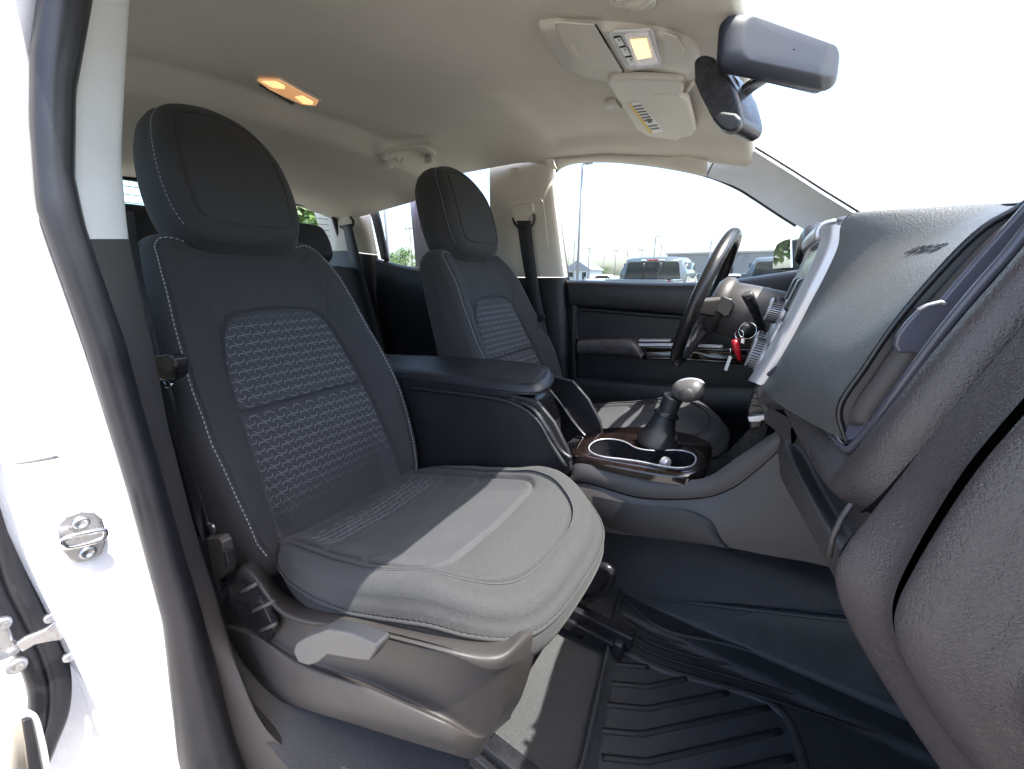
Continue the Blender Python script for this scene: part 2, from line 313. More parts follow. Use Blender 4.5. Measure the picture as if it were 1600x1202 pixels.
# ================================================================= SEATS
REC=math.radians(21)
PO=np.array([-.87,-.385,.80]); PD=np.array([-math.sin(REC),0,math.cos(REC)]); PN=np.array([math.cos(REC),0,math.sin(REC)]); YA=np.array([0,1.,0])
PB=(PO,YA,PD,PN)
def edge(e,R): q=np.clip(1-e/R,0,1); return -R*(1-np.sqrt(np.clip(1-q*q,0,1)))
def mirror(half): H=np.asarray(half,float); return np.vstack([H,(H*[-1,1])[::-1][1:-1] if H[-1][0]==0 and H[0][0]==0 else (H*[-1,1])[::-1]])
def make_seat():
    root=thing('front_seat','nearest charcoal cloth front seat with wave patterned backrest, sunlit cushion and recline lever','car seat',(-.55,-.385,FLZ),'front seats')
    # ---- backrest
    half=[(0,-.05),(.16,-.05),(.225,-.03),(.252,.05),(.262,.16),(.270,.28),(.264,.40),(.246,.54),(.228,.66),(.212,.735),(.18,.778),(.11,.792),(0,.795)]
    H=np.array(half); out=np.vstack([H,(H[1:-1]*[-1,1])[::-1]])
    Oe=even(out,240,True)
    ins=np.array([(-.182,-.04),(-.176,.15),(-.165,.33),(-.150,.46),(-.132,.53),(-.105,.562),(-.03,.574),(.05,.572),(.105,.560),(.130,.53),(.149,.46),(.165,.33),(.176,.15),(.182,-.04)])
    insd=np.vstack([cr(ins[:5],20),cr(ins[4:10],20),cr(ins[9:],20)])
    smL=np.array([(-.135,.535),(-.150,.60),(-.168,.66)]); smR=smL*[-1,1]
    yoke=np.array([(-.15,.735),(-.10,.70),(0,.69),(.10,.70),(.15,.735)])
    wx=H[:,1]; 
    def half_w(b): return np.interp(b,H[1:,1][:-1],H[1:,0][:-1])
    def fb(a,b):
        p=np.column_stack([a,b]); hw=half_w(b); s=np.abs(a)/hw
        B=np.interp(b,[-.05,.1,.35,.55,.8],[.7,1,.95,.55,.15])
        c=.058*sm((s-.52)/.34)*B + .016*np.exp(-((b-.22)/.16)**2) - .035*sm((b-.62)/.17)
        e=-sdpoly(p,Oe); c+=edge(e,.038)
        d=sdpoly(p,insd); inside=d<0
        c-=.0075*np.exp(-(d/.0045)**2)
        c+=np.where(inside,.006*(1-np.exp(d/.02)),0)
        c-=np.where(inside,.008*np.exp(-((b-.332)/.0045)**2)*sm(-d/.006),0)
        for l in(smL,smR): c-=.004*np.exp(-(dline(p,l)/.004)**2)
        c-=.0035*np.exp(-(dline(p,yoke)/.004)**2)
        st=np.abs(s-.885); c-=.0035*np.exp(-(st*hw/.0035)**2)*(b>0.0)*(b<.74)
        # light wrinkling of the stretched cover
        c+=.0011*np.sin(a*42+b*17)*np.sin(b*31-a*9)*(~inside)
        return c
    P=Pillow(out,fb,PB,N=320,Mr=210,back=-.13,center=(0,.36))
    inside_fn=lambda a,b: sdpoly(np.column_stack([a,b]),insd)<-.001
    A,B=P.split(inside_fn)
    v,f=used(P.V,B); bk=obj('backrest',v,f,'cloth',root)
    up=[q for q in A if P.pts[list(q)].mean(0)[1]>.332]; lo=[q for q in A if P.pts[list(q)].mean(0)[1]<=.332]
    for q in(up,lo): v,f=used(P.V,q); obj('backrest_panel',v,f,'insert',bk)
    # wave pattern woven into the panels
    cap=cr(np.array([(-.33,-.17),(-.30,.08),(-.22,.19),(.04,.20),(.12,.13),(.30,-.14)]),13)*[.0335,.0215]
    parts=[];fade=[]; wv=.00125
    for j in range(-4,34):
        for i in range(-14,14):
            for up in(0,1):
                c=np.array([i*.0335-j*.0105+.0335*.58*up,-.03+j*.0215-.0215*.55*up])
                L=c+(cap if not up else -cap)
                d=sdpoly(L,insd); ok=(d<-.005)
                if ok.sum()<5: continue
                L=L[np.where(ok)[0][0]:np.where(ok)[0][-1]+1]; m=L.mean(0)
                if np.any(abs(L[:,1]-.332)<.006): continue
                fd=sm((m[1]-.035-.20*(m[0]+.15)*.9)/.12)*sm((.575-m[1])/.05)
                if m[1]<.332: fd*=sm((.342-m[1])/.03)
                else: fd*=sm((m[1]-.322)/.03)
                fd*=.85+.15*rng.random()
                if fd<.04: continue
                t=np.gradient(L,axis=0); t/=np.linalg.norm(t,axis=1)[:,None]+1e-9; nn=np.column_stack([-t[:,1],t[:,0]])
                w=wv*np.sqrt(np.clip(np.sin(np.linspace(.3,math.pi-.3,len(L))),.25,1))[:,None]
                rows=np.stack([L-nn*w,L-nn*w*.55,L+nn*w*.55,L+nn*w],1).reshape(-1,2); lift=np.tile([.0002,.0013,.0013,.0002],len(L))
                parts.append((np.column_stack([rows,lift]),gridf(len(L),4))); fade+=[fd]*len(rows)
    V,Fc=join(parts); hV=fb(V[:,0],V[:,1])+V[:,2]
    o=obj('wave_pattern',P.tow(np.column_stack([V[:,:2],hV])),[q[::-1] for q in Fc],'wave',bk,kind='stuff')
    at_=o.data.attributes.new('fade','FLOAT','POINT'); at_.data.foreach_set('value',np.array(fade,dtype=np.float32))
    # stitched seams down both bolsters
    hb=np.linspace(.015,.735,80); st=[]
    for sg in(-1,1):
        L=np.column_stack([sg*half_w(hb)*.905,hb])
        hook=np.array([(sg*.178,.757),(sg*.155,.762),(sg*.128,.755)]); L=np.vstack([L,hook]); L=even(L,160)
        st.append(stitches(P.surf(L,.0006)))
    v,f=join(st); obj('stitching',v,f,'stitch',bk,kind='stuff')
    # welt along the outer side of the backrest and second stitched line low on it
    for sg in(-1,1):
        hb2=np.linspace(.02,.76,60); L=np.column_stack([sg*(half_w(hb2)+.008),hb2]); z=fb(sg*half_w(hb2)*.999,hb2)*.6-.13*.4
        w=P.tow(np.column_stack([L,z])); v,f=tube(w,.0022,6); obj('welt',v,f,'side',bk)
    L=np.column_stack([np.linspace(-.272,-.262,40),np.linspace(.24,.05,40)]); v,f=stitches(P.tow(np.column_stack([L,np.full(40,-.028)]))); obj('stitching',v,f,'stitch',bk,kind='stuff')
    # ---- headrest
    hh=np.array([(0,.735),(.07,.737),(.118,.755),(.142,.80),(.150,.86),(.146,.93),(.132,1.0),(.108,1.055),(.07,1.09),(0,1.105)])
    ho=np.vstack([hh,(hh[1:-1]*[-1,1])[::-1]]); he=even(ho,200,True)
    hi=even(np.vstack([[(0,.775),(.06,.777),(.095,.79),(.108,.83),(.106,.92),(.094,.99),(.07,1.04),(0,1.058)],[(-.07,1.04),(-.094,.99),(-.106,.92),(-.108,.83),(-.095,.79),(-.06,.777)]]),120,True)
    c1=np.array([(-.100,.795),(-.128,.768)]); c2=c1*[-1,1]
    def fh(a,b):
        p=np.column_stack([a,b]); e=-sdpoly(p,he); c=.035-.55*a*a+.02*np.sin((b-.74)/.36*math.pi)-.02*sm((b-.95)/.16)+edge(e,.04)*.9
        d=sdpoly(p,hi); c-=.0045*np.exp(-(d/.0035)**2); c+=np.where(d<0,.003*(1-np.exp(d/.02)),0)
        for l in(c1,c2): c-=.003*np.exp(-(dline(p,l)/.003)**2)
        return c
    Q=Pillow(ho,fh,PB,N=200,Mr=80,back=-.135,sides=((.004,.05),(.011,.18),(.015,.38),(.012,.62),(0,.82),(-.02,.94),(-.05,1.0)),center=(0,.91))
    hd=obj('headrest',Q.V,Q.F,'cloth',root)
    Oo=Q.O; k=[i for i in range(len(Oo)) if Oo[i][1]<1.09]
    cen=np.array([0,.91]); ring=cen+(Oo-cen)*.985
    ring=np.roll(ring,-int(np.argmax(ring[:,1])),0)
    ring=np.array([q for q in ring if q[0]<-.02 and q[1]>.78]); ring=ring[np.argsort(ring[:,1])]; v,f=stitches(Q.surf(ring,.0008),L=.0055,gap=.0045,r=.0008); obj('stitching',v,f,'stitch',hd,kind='stuff')
    for sg in(-1,1):
        v,f=tube(P.tow(np.array([(sg*.06,.70,-.045),(sg*.06,.80,-.03)])),.006,10); obj('headrest_post',v,f,'chrome',hd)
    # ---- cushion
    T=math.radians(13); CO=np.array([-.872,-.385,.838]); CB=np.array([math.cos(T),0,math.sin(T)]); CN=np.array([-math.sin(T),0,math.cos(T)])
    cf=(CO,YA,CB,CN)
    ch=np.array([(0,.03),(.15,.03),(.19,.045),(.218,.12),(.236,.22),(.240,.36),(.228,.50),(.207,.575),(.182,.622),(.145,.655),(.09,.674),(0,.680)])
    cou=np.vstack([ch,(ch[1:-1]*[-1,1])[::-1]]); ce=even(cou,240,True)
    U_=np.array([(-.195,.09),(-.20,.20),(-.197,.38),(-.180,.50),(-.155,.575),(-.10,.625),(0,.640),(.10,.625),(.155,.575),(.180,.50),(.197,.38),(.20,.20),(.195,.09)]); U_=cr(U_,80)
    U2=np.array([(-.175,.09),(-.179,.25),(-.176,.38),(-.168,.47),(-.150,.510),(-.11,.522),(0,.528),(.11,.522),(.150,.510),(.168,.47),(.176,.38),(.179,.25),(.175,.09)]); U2=cr(U2,90)
    t1=np.array([(-.175,.215),(.175,.215)]); t2=np.array([(-.175,.345),(.175,.345)])
    def fc(a,b):
        p=np.column_stack([a,b]); e=-sdpoly(p,ce); s=np.abs(a)/.245
        c=.022*sm((s-.50)/.32)*np.interp(b,[0,.15,.5,.7],[.3,.8,.9,.2])+.018*np.exp(-((b-.54)/.11)**2)-.03*sm((b-.54)/.15)+edge(e,.024)
        c-=.010*np.exp(-((b-.18)/.14)**2-(a/.12)**2)
        for l,dp,w in((U_,.008,.0032),(U2,.009,.0055),(t1,.012,.006),(t2,.012,.006)):
            c-=dp*np.exp(-(dline(p,l)/w)**2)
        c+=.0012*np.sin(a*35+b*22)*np.sin(b*40-a*12)
        return c
    C_=Pillow(cou,fc,cf,N=340,Mr=210,back=-.15,sides=((.004,.03),(.006,.07),(.0075,.105),(.0085,.13),(.0055,.145),(.0085,.16),(.006,.40),(-.012,.66),(-.04,.92),(-.07,1.0)),center=(0,.36))
    inner=np.vstack([U2]); fn=lambda a,b: sdpoly(np.column_stack([a,b]),inner)<0
    A,B=C_.split(fn); v,f=used(C_.V,B); cu=obj('cushion',v,f,'cloth',root)
    for l0,l1 in((-.1,.215),(.215,.345),(.345,.9)):
        q=[x for x in A if l0<=C_.pts[list(x)].mean(0)[1]<l1]
        if q: v,f=used(C_.V,q); obj('cushion_panel',v,f,'insert',cu)
    # the woven waves show again on the strip next to the backrest
    parts=[];fade=[]
    for j in range(-2,8):
        for i in range(-8,9):
            for up in(0,1):
                L=np.array([i*.0335-j*.0105+.0335*.58*up,.10+j*.0215-.0215*.55*up])+(cap if not up else -cap)
                m=L.mean(0)
                if abs(L[:,0]).max()>.165 or L[:,1].min()<.10 or L[:,1].max()>.207: continue
                t=np.gradient(L,axis=0); t/=np.linalg.norm(t,axis=1)[:,None]+1e-9; nn=np.column_stack([-t[:,1],t[:,0]]); w=wv
                rows=np.stack([L-nn*w,L-nn*w*.55,L+nn*w*.55,L+nn*w],1).reshape(-1,2); lift=np.tile([.0002,.0013,.0013,.0002],len(L))
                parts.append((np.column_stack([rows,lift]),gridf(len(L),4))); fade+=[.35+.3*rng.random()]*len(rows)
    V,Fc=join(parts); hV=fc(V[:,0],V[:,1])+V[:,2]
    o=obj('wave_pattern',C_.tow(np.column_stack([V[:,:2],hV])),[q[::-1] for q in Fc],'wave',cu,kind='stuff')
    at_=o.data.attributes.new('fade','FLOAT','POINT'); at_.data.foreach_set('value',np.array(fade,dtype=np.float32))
    # piping: a rolled welt on the upper edge and another half way down the boxing
    Ob=C_.O; kk=[i for i in range(len(Ob)) if Ob[i][1]>.03]; kk=kk if kk[0]!=0 else list(np.roll(np.arange(len(Ob)),0)[[i for i in kk]])
    sel=np.array([Ob[i] for i in range(len(Ob)) if Ob[i][1]>.07]); ang=np.arctan2(sel[:,0],-(sel[:,1]-.2)); sel=sel[np.argsort(ang)] if False else sel
    # order from near rear corner round the front to the far rear corner
    th=np.arctan2(sel[:,1]-.07,sel[:,0]); sel=sel[np.argsort(-th)]
    eh=fc(sel[:,0],sel[:,1]); tg=np.gradient(sel,axis=0); nn=np.column_stack([-tg[:,1],tg[:,0]]); nn/=np.linalg.norm(nn,axis=1)[:,None]
    if np.sum(nn*(sel-[0,.3]))<0: nn=-nn
    pip=C_.tow(np.column_stack([sel+nn*.0085,eh*(1-.145)+-.15*.145])); v,f=tube(pip,.0032,8); obj('piping',v,f,'cloth',cu)
    v,f=stitches(C_.tow(np.column_stack([sel+nn*.0088,eh*(1-.11)+-.15*.11])),L=.006,gap=.004,r=.0008); obj('stitching',v,f,'side',cu,kind='stuff')
    v,f=tube(C_.surf(U_*[1.025,1.008],.0008),.0016,6); obj('seam_welt',v,f,'insert',cu)
    # ---- frame below
    v,f=box((-.52,-.385,.76),(.52,.40,.10)); obj('seat_frame',v,f,'plasticd',root,bevel=.02,smooth=True)
    for yy in(-.545,-.225):
        v,f=box((-.48,yy,.645),(.66,.045,.03)); r_=obj('seat_rail',v,f,'smooth',root,bevel=.004)
        v,f=box((-.43,yy,.672),(.60,.026,.03)); obj('slide',v,f,'smooth',r_,bevel=.003)
        v,f=box((-.155,yy,.652),(.022,.056,.038)); obj('end_cap',v,f,'plasticd',r_,bevel=.006)
    return root,P,Q,C_
seat,BP,HP,CP=make_seat()
drv=copy_tree(seat); drv.location=(-.55+.15,.375,FLZ)
drv['label']='farther charcoal cloth front seat behind the steering wheel, beyond the armrest'
def seat_extras():
    A=lambda u,v,y:at(u,v,y=y)
    def row(l): return [A(*q) for q in l]
    R=[row([(352,925,-.60),(392,872,-.60),(450,928,-.60),(560,955,-.60),(690,990,-.585),(780,1000,-.56),(815,985,-.535),(835,975,-.50)]),
       row([(348,935,-.660),(385,885,-.662),(448,950,-.658),(560,975,-.652),(690,1006,-.636),(775,1022,-.605),(815,1000,-.565),(838,985,-.51)]),
       row([(348,942,-.672),(380,900,-.674),(446,962,-.672),(565,986,-.664),(690,1018,-.648),(770,1045,-.614),(812,1025,-.572),(836,1010,-.512)]),
       row([(350,950,-.672),(385,925,-.672),(450,972,-.664),(566,995,-.656),(690,1027,-.640),(764,1060,-.610),(808,1045,-.572),(832,1035,-.512)]),
       row([(354,975,-.676),(400,985,-.680),(470,1025,-.668),(575,1062,-.658),(690,1112,-.634),(757,1140,-.596),(795,1095,-.566),(820,1075,-.510)]),
       row([(356,982,-.684),(398,998,-.690),(460,1040,-.682),(570,1078,-.672),(690,1128,-.645),(752,1155,-.598),(785,1115,-.564),(812,1095,-.508)]),
       row([(362,1000,-.686),(395,1040,-.692),(445,1078,-.688),(565,1115,-.676),(690,1156,-.648),(745,1172,-.598),(772,1140,-.560),(800,1115,-.506)]),
       row([(372,1022,-.680),(402,1066,-.684),(440,1096,-.680),(560,1134,-.668),(690,1174,-.640),(742,1184,-.590),(768,1150,-.555),(798,1122,-.50)])]
    V,F=patch(R,60,90); sh=obj('side_shield',V,F,'plastic',seat,solid=.006,soff=1)
    # storage slot with dividers behind the lever
    pts=[(352,918),(372,908),(392,922),(412,948),(428,984),(418,1003),(392,985),(362,948)]
    o=[A(u,v,-.684) for u,v in pts]; V,F=slab(o,(0,.012,0)); sl_=obj('slot',V,F,'smooth',sh,bevel=.003)
    for a,b in(((378,925),(402,912)),((395,955),(428,940)),((408,985),(432,975))):
        V,F=tube(np.array([A(*a,-.686),A((a[0]+b[0])/2,(a[1]+b[1])/2,-.69),A(*b,-.684)]),.0035,6); obj('divider',V,F,'plastic',sl_)
    # recline / height lever
    lv=[(458,1018),(462,1006),(478,996),(512,984),(545,990),(586,1008),(589,1016),(577,1034),(556,1032),(512,1024),(497,1036),(482,1041),(466,1036)]
    V,F=slab([A(u,v,-.706) for u,v in lv],(0,.020,0)); obj('recline_lever',V,F,'pale',seat,bevel=.004,seg=3)
    # recliner hinge cover on the far side and height handle loop at the front corner
    ring=[A(u,v,-.215) for u,v in((900,925),(905,905),(925,888),(948,886),(956,900),(945,922),(920,935),(903,935))]
    V,F=tube(even(np.array(ring),40,True),.0085,10,closed=True); obj('slide_handle',V,F,'smooth',seat)
    V,F=box(A(915,950,-.215)+np.array([-.03,0,-.02]),(.10,.03,.012)); obj('handle_bracket',V,F,'smooth',seat,bevel=.004)
seat_extras()
# ================================================================= CAB BODY: pillars, doors, rear wall, glass
def AT(l,**k): return np.array([at(u,v,**k) for u,v in l])
def ATY(l): return np.array([at(u,v,y=y) for u,v,y in l])
def ip(l,v): l=np.array(l,float); return np.interp(v,l[:,1],l[:,0])
SL=[(92,-150),(78,-60),(72,0),(55,100),(52,200),(60,330),(95,430),(130,530),(165,640),(200,750),(235,870),(262,960),(275,1050),(290,1140),(305,1202),(330,1300)]
SR=[(150,-150),(138,-60),(130,0),(111,130),(112,270),(130,350),(160,440),(195,540),(220,640),(250,750),(280,870),(305,960),(325,1050),(345,1140),(365,1202),(400,1300)]
def pillar_near():
    root=thing('door_pillar','white painted pillar of the open near doorway with black rubber seal and metal latch loop','car pillar',(-.80,-.76,.45))
    vs=np.r_[np.linspace(-150,1300,60)]
    OE=[(-150,-150),(-120,300),(-40,600),(9,750),(23,818),(41,878),(71,945),(94,990),(113,1028),(150,1111),(190,1202),(230,1300)]
    rows=[]
    for v in vs:
        ul=ip(SL,v); a=at(ul+8,v,x=-.745); b=at(ip(OE,v),v,x=-.745)
        if v<700: b[1]=min(b[1],-.885); b[1]=max(b[1],-.93); b[2]=a[2]
        w=b-a; r=[]
        for t,dx in((0,-.012),(.12,.0),(.26,.004),(.33,.010),(.6,.014),(.85,.006),(.96,-.008),(1.0,-.03)): q=a+w*t; q[0]+=dx; r.append(q)
        q=r[-1].copy(); q[0]-=.25; q[1]-=.01; r.append(q); rows.append(r)
    C=np.array(rows); V,F=patch(C,120,40); obj('painted_panel',V,F,'paint',root)
    # weatherstrip
    P=[];R=[]
    for v in np.linspace(-150,1300,70):
        a=at(ip(SL,v),v,x=-.735); b=at(ip(SR,v),v,x=-.745); P.append((a+b)/2); R.append(np.linalg.norm(a-b)/2)
    P=np.array(P); 
    V,F=tube(P,np.array(R)*.98,14); obj('weatherstrip',V,F,'rubber',root)
    V,F=tube(P+[-.006,.003,0],np.array(R)*.8,10); obj('weatherstrip_lip',V,F,'rubber',root)
    # upper pillar trim and lower trim flowing into the sill
    TR=[(215,-150),(207,-60),(203,0),(196,120),(190,240),(196,320),(203,382)]
    def trim(vs,TRl,name,m,xr):
        rows=[]
        for v in vs:
            b=at(ip(SR,v)-6,v,x=-.752); a=at(ip(TRl,v),v,x=xr(v)); r=[]
            for t,dn in((0,0),(.15,.006),(.5,.008),(.85,.006),(.97,.001),(1,-.006)): q=b+(a-b)*t; q[0]+=dn; r.append(q)
            q=r[-1].copy(); q[0]-=.035;q[1]+=.006; r.append(q); q=q.copy(); q[0]-=.12; r.append(q); rows.append(r)
        V,F=patch(np.array(rows),60,30); return obj(name,V,F,m,root)
    trim(np.linspace(-150,378,14),TR,'upper_trim','greytrim',lambda v:-.80)
    TL=[(203,374),(215,430),(240,540),(262,660),(290,770),(312,850),(335,920),(352,980),(378,1060),(412,1140),(490,1202),(640,1300)]
    xr=lambda v: np.interp(v,[380,850,980,1060,1140,1202,1300],[-.80,-.80,-.755,-.70,-.65,-.545,-.42])
    trim(np.linspace(374,1300,26),TL,'lower_trim','plastic',xr)
    # latch striker
    o=[(90,835),(93,820),(105,807),(125,800),(148,802),(160,812),(166,830),(165,850),(158,866),(142,876),(122,881),(108,874),(96,860)]
    V,F=slab([at(u,v,x=-.722) for u,v in o],(-.012,0,0)); sp=obj('striker_plate',V,F,'steel',root,bevel=.0015)
    for u,v in((126,817),(137,863)):
        V,F=lathe([(.0085,-.002),(.0085,.003),(.007,.005),(.0045,.005),(.0035,.002)],at(u,v,x=-.722),(1,0,0),20); obj('bolt',V,F,'steel',sp)
    lp=[(97,846),(100,853),(112,855),(150,846),(163,838),(164,831),(156,829),(112,838)]
    P=AT(lp,x=-.708); V,F=tube(even(P,48,True),.0032,8,closed=True); obj('striker_loop',V,F,'chrome',sp)
pillar_near()
def near_rear_door():
    root=thing('rear_door','white rear door edge standing ajar at the lower left with black weatherstrip and check strap','car door',(-.95,-.95,.5))
    V,F=slab([at(u,v,x=-.93) for u,v in((-150,640),(40,640),(130,900),(210,1060),(240,1240),(-150,1320))],(-.03,0,0)); obj('door_shell',V,F,'paint',root,bevel=.006)
    P=AT([(-40,560),(-12,690),(2,800),(22,895),(52,960),(76,1010),(90,1060),(88,1115),(70,1165),(40,1240)],x=-.88)
    V,F=tube(even(P,60),.015,10,flat=1.0); obj('weatherstrip',V,F,'rubber',root)
    V,F=tube(even(P,60)+[.004,-.021,0],.011,8); obj('weatherstrip_lip',V,F,'rubber',root)
    st=[(25,1008),(40,997),(70,985),(85,973),(100,985),(104,1000),(80,1003),(55,1008),(35,1020)]
    V,F=slab([at(u,v,x=-.82) for u,v in st],(-.008,0,0)); cs=obj('check_strap',V,F,'steel',root,bevel=.002)
    V,F=slab([at(u,v,x=-.83) for u,v in((-10,975),(12,970),(22,1000),(36,1010),(30,1022),(0,1035),(-20,1030))],(-.012,0,0)); obj('hinge_bracket',V,F,'steel',root,bevel=.003)
    for u,v,r in((3,975,.009),(26,1040,.010),(79,965,.007),(108,1026,.007)):
        V,F=lathe([(r,-.004),(r,.004),(r*.6,.007),(r*.3,.005)],at(u,v,x=-.815),(1,0,.1),18); obj('bolt',V,F,'steel',root)
    e=[(-30,1010),(0,1050),(18,1095),(35,1112),(52,1120),(62,1150),(72,1202),(80,1300)]
    A=AT(e,x=-.80); B=A+np.array([-.01,-.02,-.03]); V,F=strip(A,B,40,7,.006); obj('hem_flange',V,F,'paint',root,solid=.004)
    V,F=slab([at(u,v,x=-.806) for u,v in((-40,1040),(-5,1075),(15,1110),(33,1122),(45,1202),(50,1300),(-40,1300))],(-.01,0,0)); obj('inner_panel',V,F,'beige',root)
    V,F=slab([at(u,v,x=-.800) for u,v in((35,1127),(50,1123),(58,1160),(68,1210),(48,1230),(42,1180))],(-.008,0,0)); obj('edge_strip',V,F,'smooth',root,bevel=.002)
near_rear_door()
DY=.69
WT=[(868,300),(865,280),(872,264),(900,253),(950,251),(1000,255),(1050,262),(1105,274),(1150,292),(1180,310),(1215,333),(1245,352)]
def rails():
    A=AT(WT[2:8],y=.68); B=np.array([[p[0],.645,zroof(p[0],.645)] for p in A]); B[:,2]=np.maximum(B[:,2],A[:,2]+.004)
    V,F=strip(A,B,40,6,.004); obj('roof_rail',V,F,'headliner',None,kind='structure',solid=.006)
    A=AT([(520,330),(572,303),(585,297),(640,282),(720,262),(800,250),(872,264)],y=.69); B=np.array([[p[0],.645,zroof(p[0],.645)] for p in A]); B[:,2]=np.maximum(B[:,2],A[:,2]+.004)
    V,F=strip(A,B,40,6,.004); obj('roof_rail',V,F,'headliner',None,kind='structure',solid=.006)
rails()
def pillars_far():
    # driver side B pillar
    b=thing('seat_belt_pillar','beige pillar with belt recess between the two far side windows, black below','car pillar',(-.9,.70,.5))
    o=[(772,256),(862,258),(866,262),(866,280),(869,302),(886,434),(770,434)]
    C=[[at(u,v,y=y) for u,v,y in r] for r in(
        [(765,250,.69),(790,246,.675),(830,246,.668),(855,250,.672),(868,256,.70)],
        [(765,300,.69),(790,300,.672),(830,300,.664),(858,300,.668),(872,302,.70)],
        [(767,370,.69),(790,370,.67),(830,370,.662),(866,370,.666),(880,372,.70)],
        [(768,433,.69),(790,433,.668),(830,433,.66),(874,433,.664),(888,433,.70)])]
    V,F=patch(C,40,40); obj('upper_trim',V,F,'beige',b)
    C=[[at(u,v,y=y) for u,v,y in r] for r in(
        [(768,434,.69),(790,434,.670),(830,434,.662),(872,434,.666),(888,434,.70)],
        [(768,520,.68),(790,520,.66),(830,520,.652),(876,520,.656),(892,520,.70)],
        [(768,640,.67),(790,640,.65),(830,640,.642),(878,640,.646),(894,640,.70)],
        [(768,760,.66),(790,760,.64),(830,760,.632),(878,760,.636),(894,760,.70)])]
    V,F=patch(C,40,30); obj('lower_trim',V,F,'plasticd',b)
    o=[(794,318),(800,312),(845,310),(849,316),(857,388),(852,395),(812,396),(804,390)]
    V,F=slab(ATY([(u,v,.659) for u,v in o]),(0,.006,0)); obj('recess_plate',V,F,'beige',b,bevel=.003)
    V,F=slab(ATY([(u,v,.662) for u,v in((796,263),(808,262),(810,274),(798,275))]),(0,.006,0)); obj('cover_cap',V,F,'beige',b,bevel=.002)
    V,F=slab(ATY([(u,v,.640) for u,v in((798,326),(806,320),(831,317),(834,332),(826,338),(822,346),(803,347))]),(0,.02,0)); obj('guide_cover',V,F,'beige',b,bevel=.005)
    t=thing('seat_belt','black seat belt hanging from the beige pillar behind the farther front seat','seat belt',(-.9,.64,.65),'front seat belts')
    V,F=tube(even(ATY([(801,341,.643),(806,352,.636),(816,358,.634),(830,354,.634),(835,343,.638),(834,336,.643)]),30),.005,8); obj('loop',V,F,'smooth',t)
    a=even(ATY([(808,345,.636),(814,390,.63),(824,450,.625),(836,505,.62),(848,570,.62),(850,700,.64)]),40); bb=even(ATY([(829,345,.630),(834,390,.622),(842,450,.615),(852,505,.61),(862,570,.61),(868,700,.63)]),40)
    V,F=strip(a,bb,40,3); obj('webbing',V,F,'belt',t,solid=.0015)
    V,F=box(at(847,497,y=.60),(.035,.02,.022)); obj('latch_tongue',V,F,'smooth',t,bevel=.005)
    # rear pillar
    c=thing('rear_pillar','beige rear corner pillar beside the far rear door window, black below','car pillar',(-2.0,.70,.6))
    C=[[at(u,v,y=y) for u,v,y in r] for r in(
        [(470,290,.60),(520,285,.62),(560,288,.66),(582,290,.71)],
        [(490,330,.60),(530,330,.62),(562,328,.66),(578,326,.71)],
        [(510,392,.60),(540,392,.62),(572,396,.66),(590,398,.71)])]
    V,F=patch(C,30,24); obj('upper_trim',V,F,'beige',c)
    C=[[at(u,v,y=y) for u,v,y in r] for r in(
        [(506,393,.605),(540,393,.625),(572,397,.665),(590,399,.715)],
        [(520,450,.59),(555,450,.61),(585,455,.65),(602,460,.70)],
        [(540,560,.59),(570,560,.61),(600,560,.65),(616,560,.70)])]
    V,F=patch(C,30,20); obj('lower_trim',V,F,'plasticd',c)
    r=thing('seat_belt','black rear seat belt hanging from the beige corner pillar','seat belt',(-2.0,.6,.9))
    V,F=tube(even(ATY([(532,354,.612),(540,359,.605),(550,354,.605),(552,346,.61),(548,340,.612)]),24),.008,8); obj('loop',V,F,'smooth',r)
    V,F=strip(even(ATY([(536,352,.60),(545,400,.585),(556,460,.57),(575,540,.55)]),30),even(ATY([(549,350,.595),(562,400,.575),(576,460,.56),(596,540,.54)]),30),30,3); obj('webbing',V,F,'belt',r,solid=.002)
pillars_far()
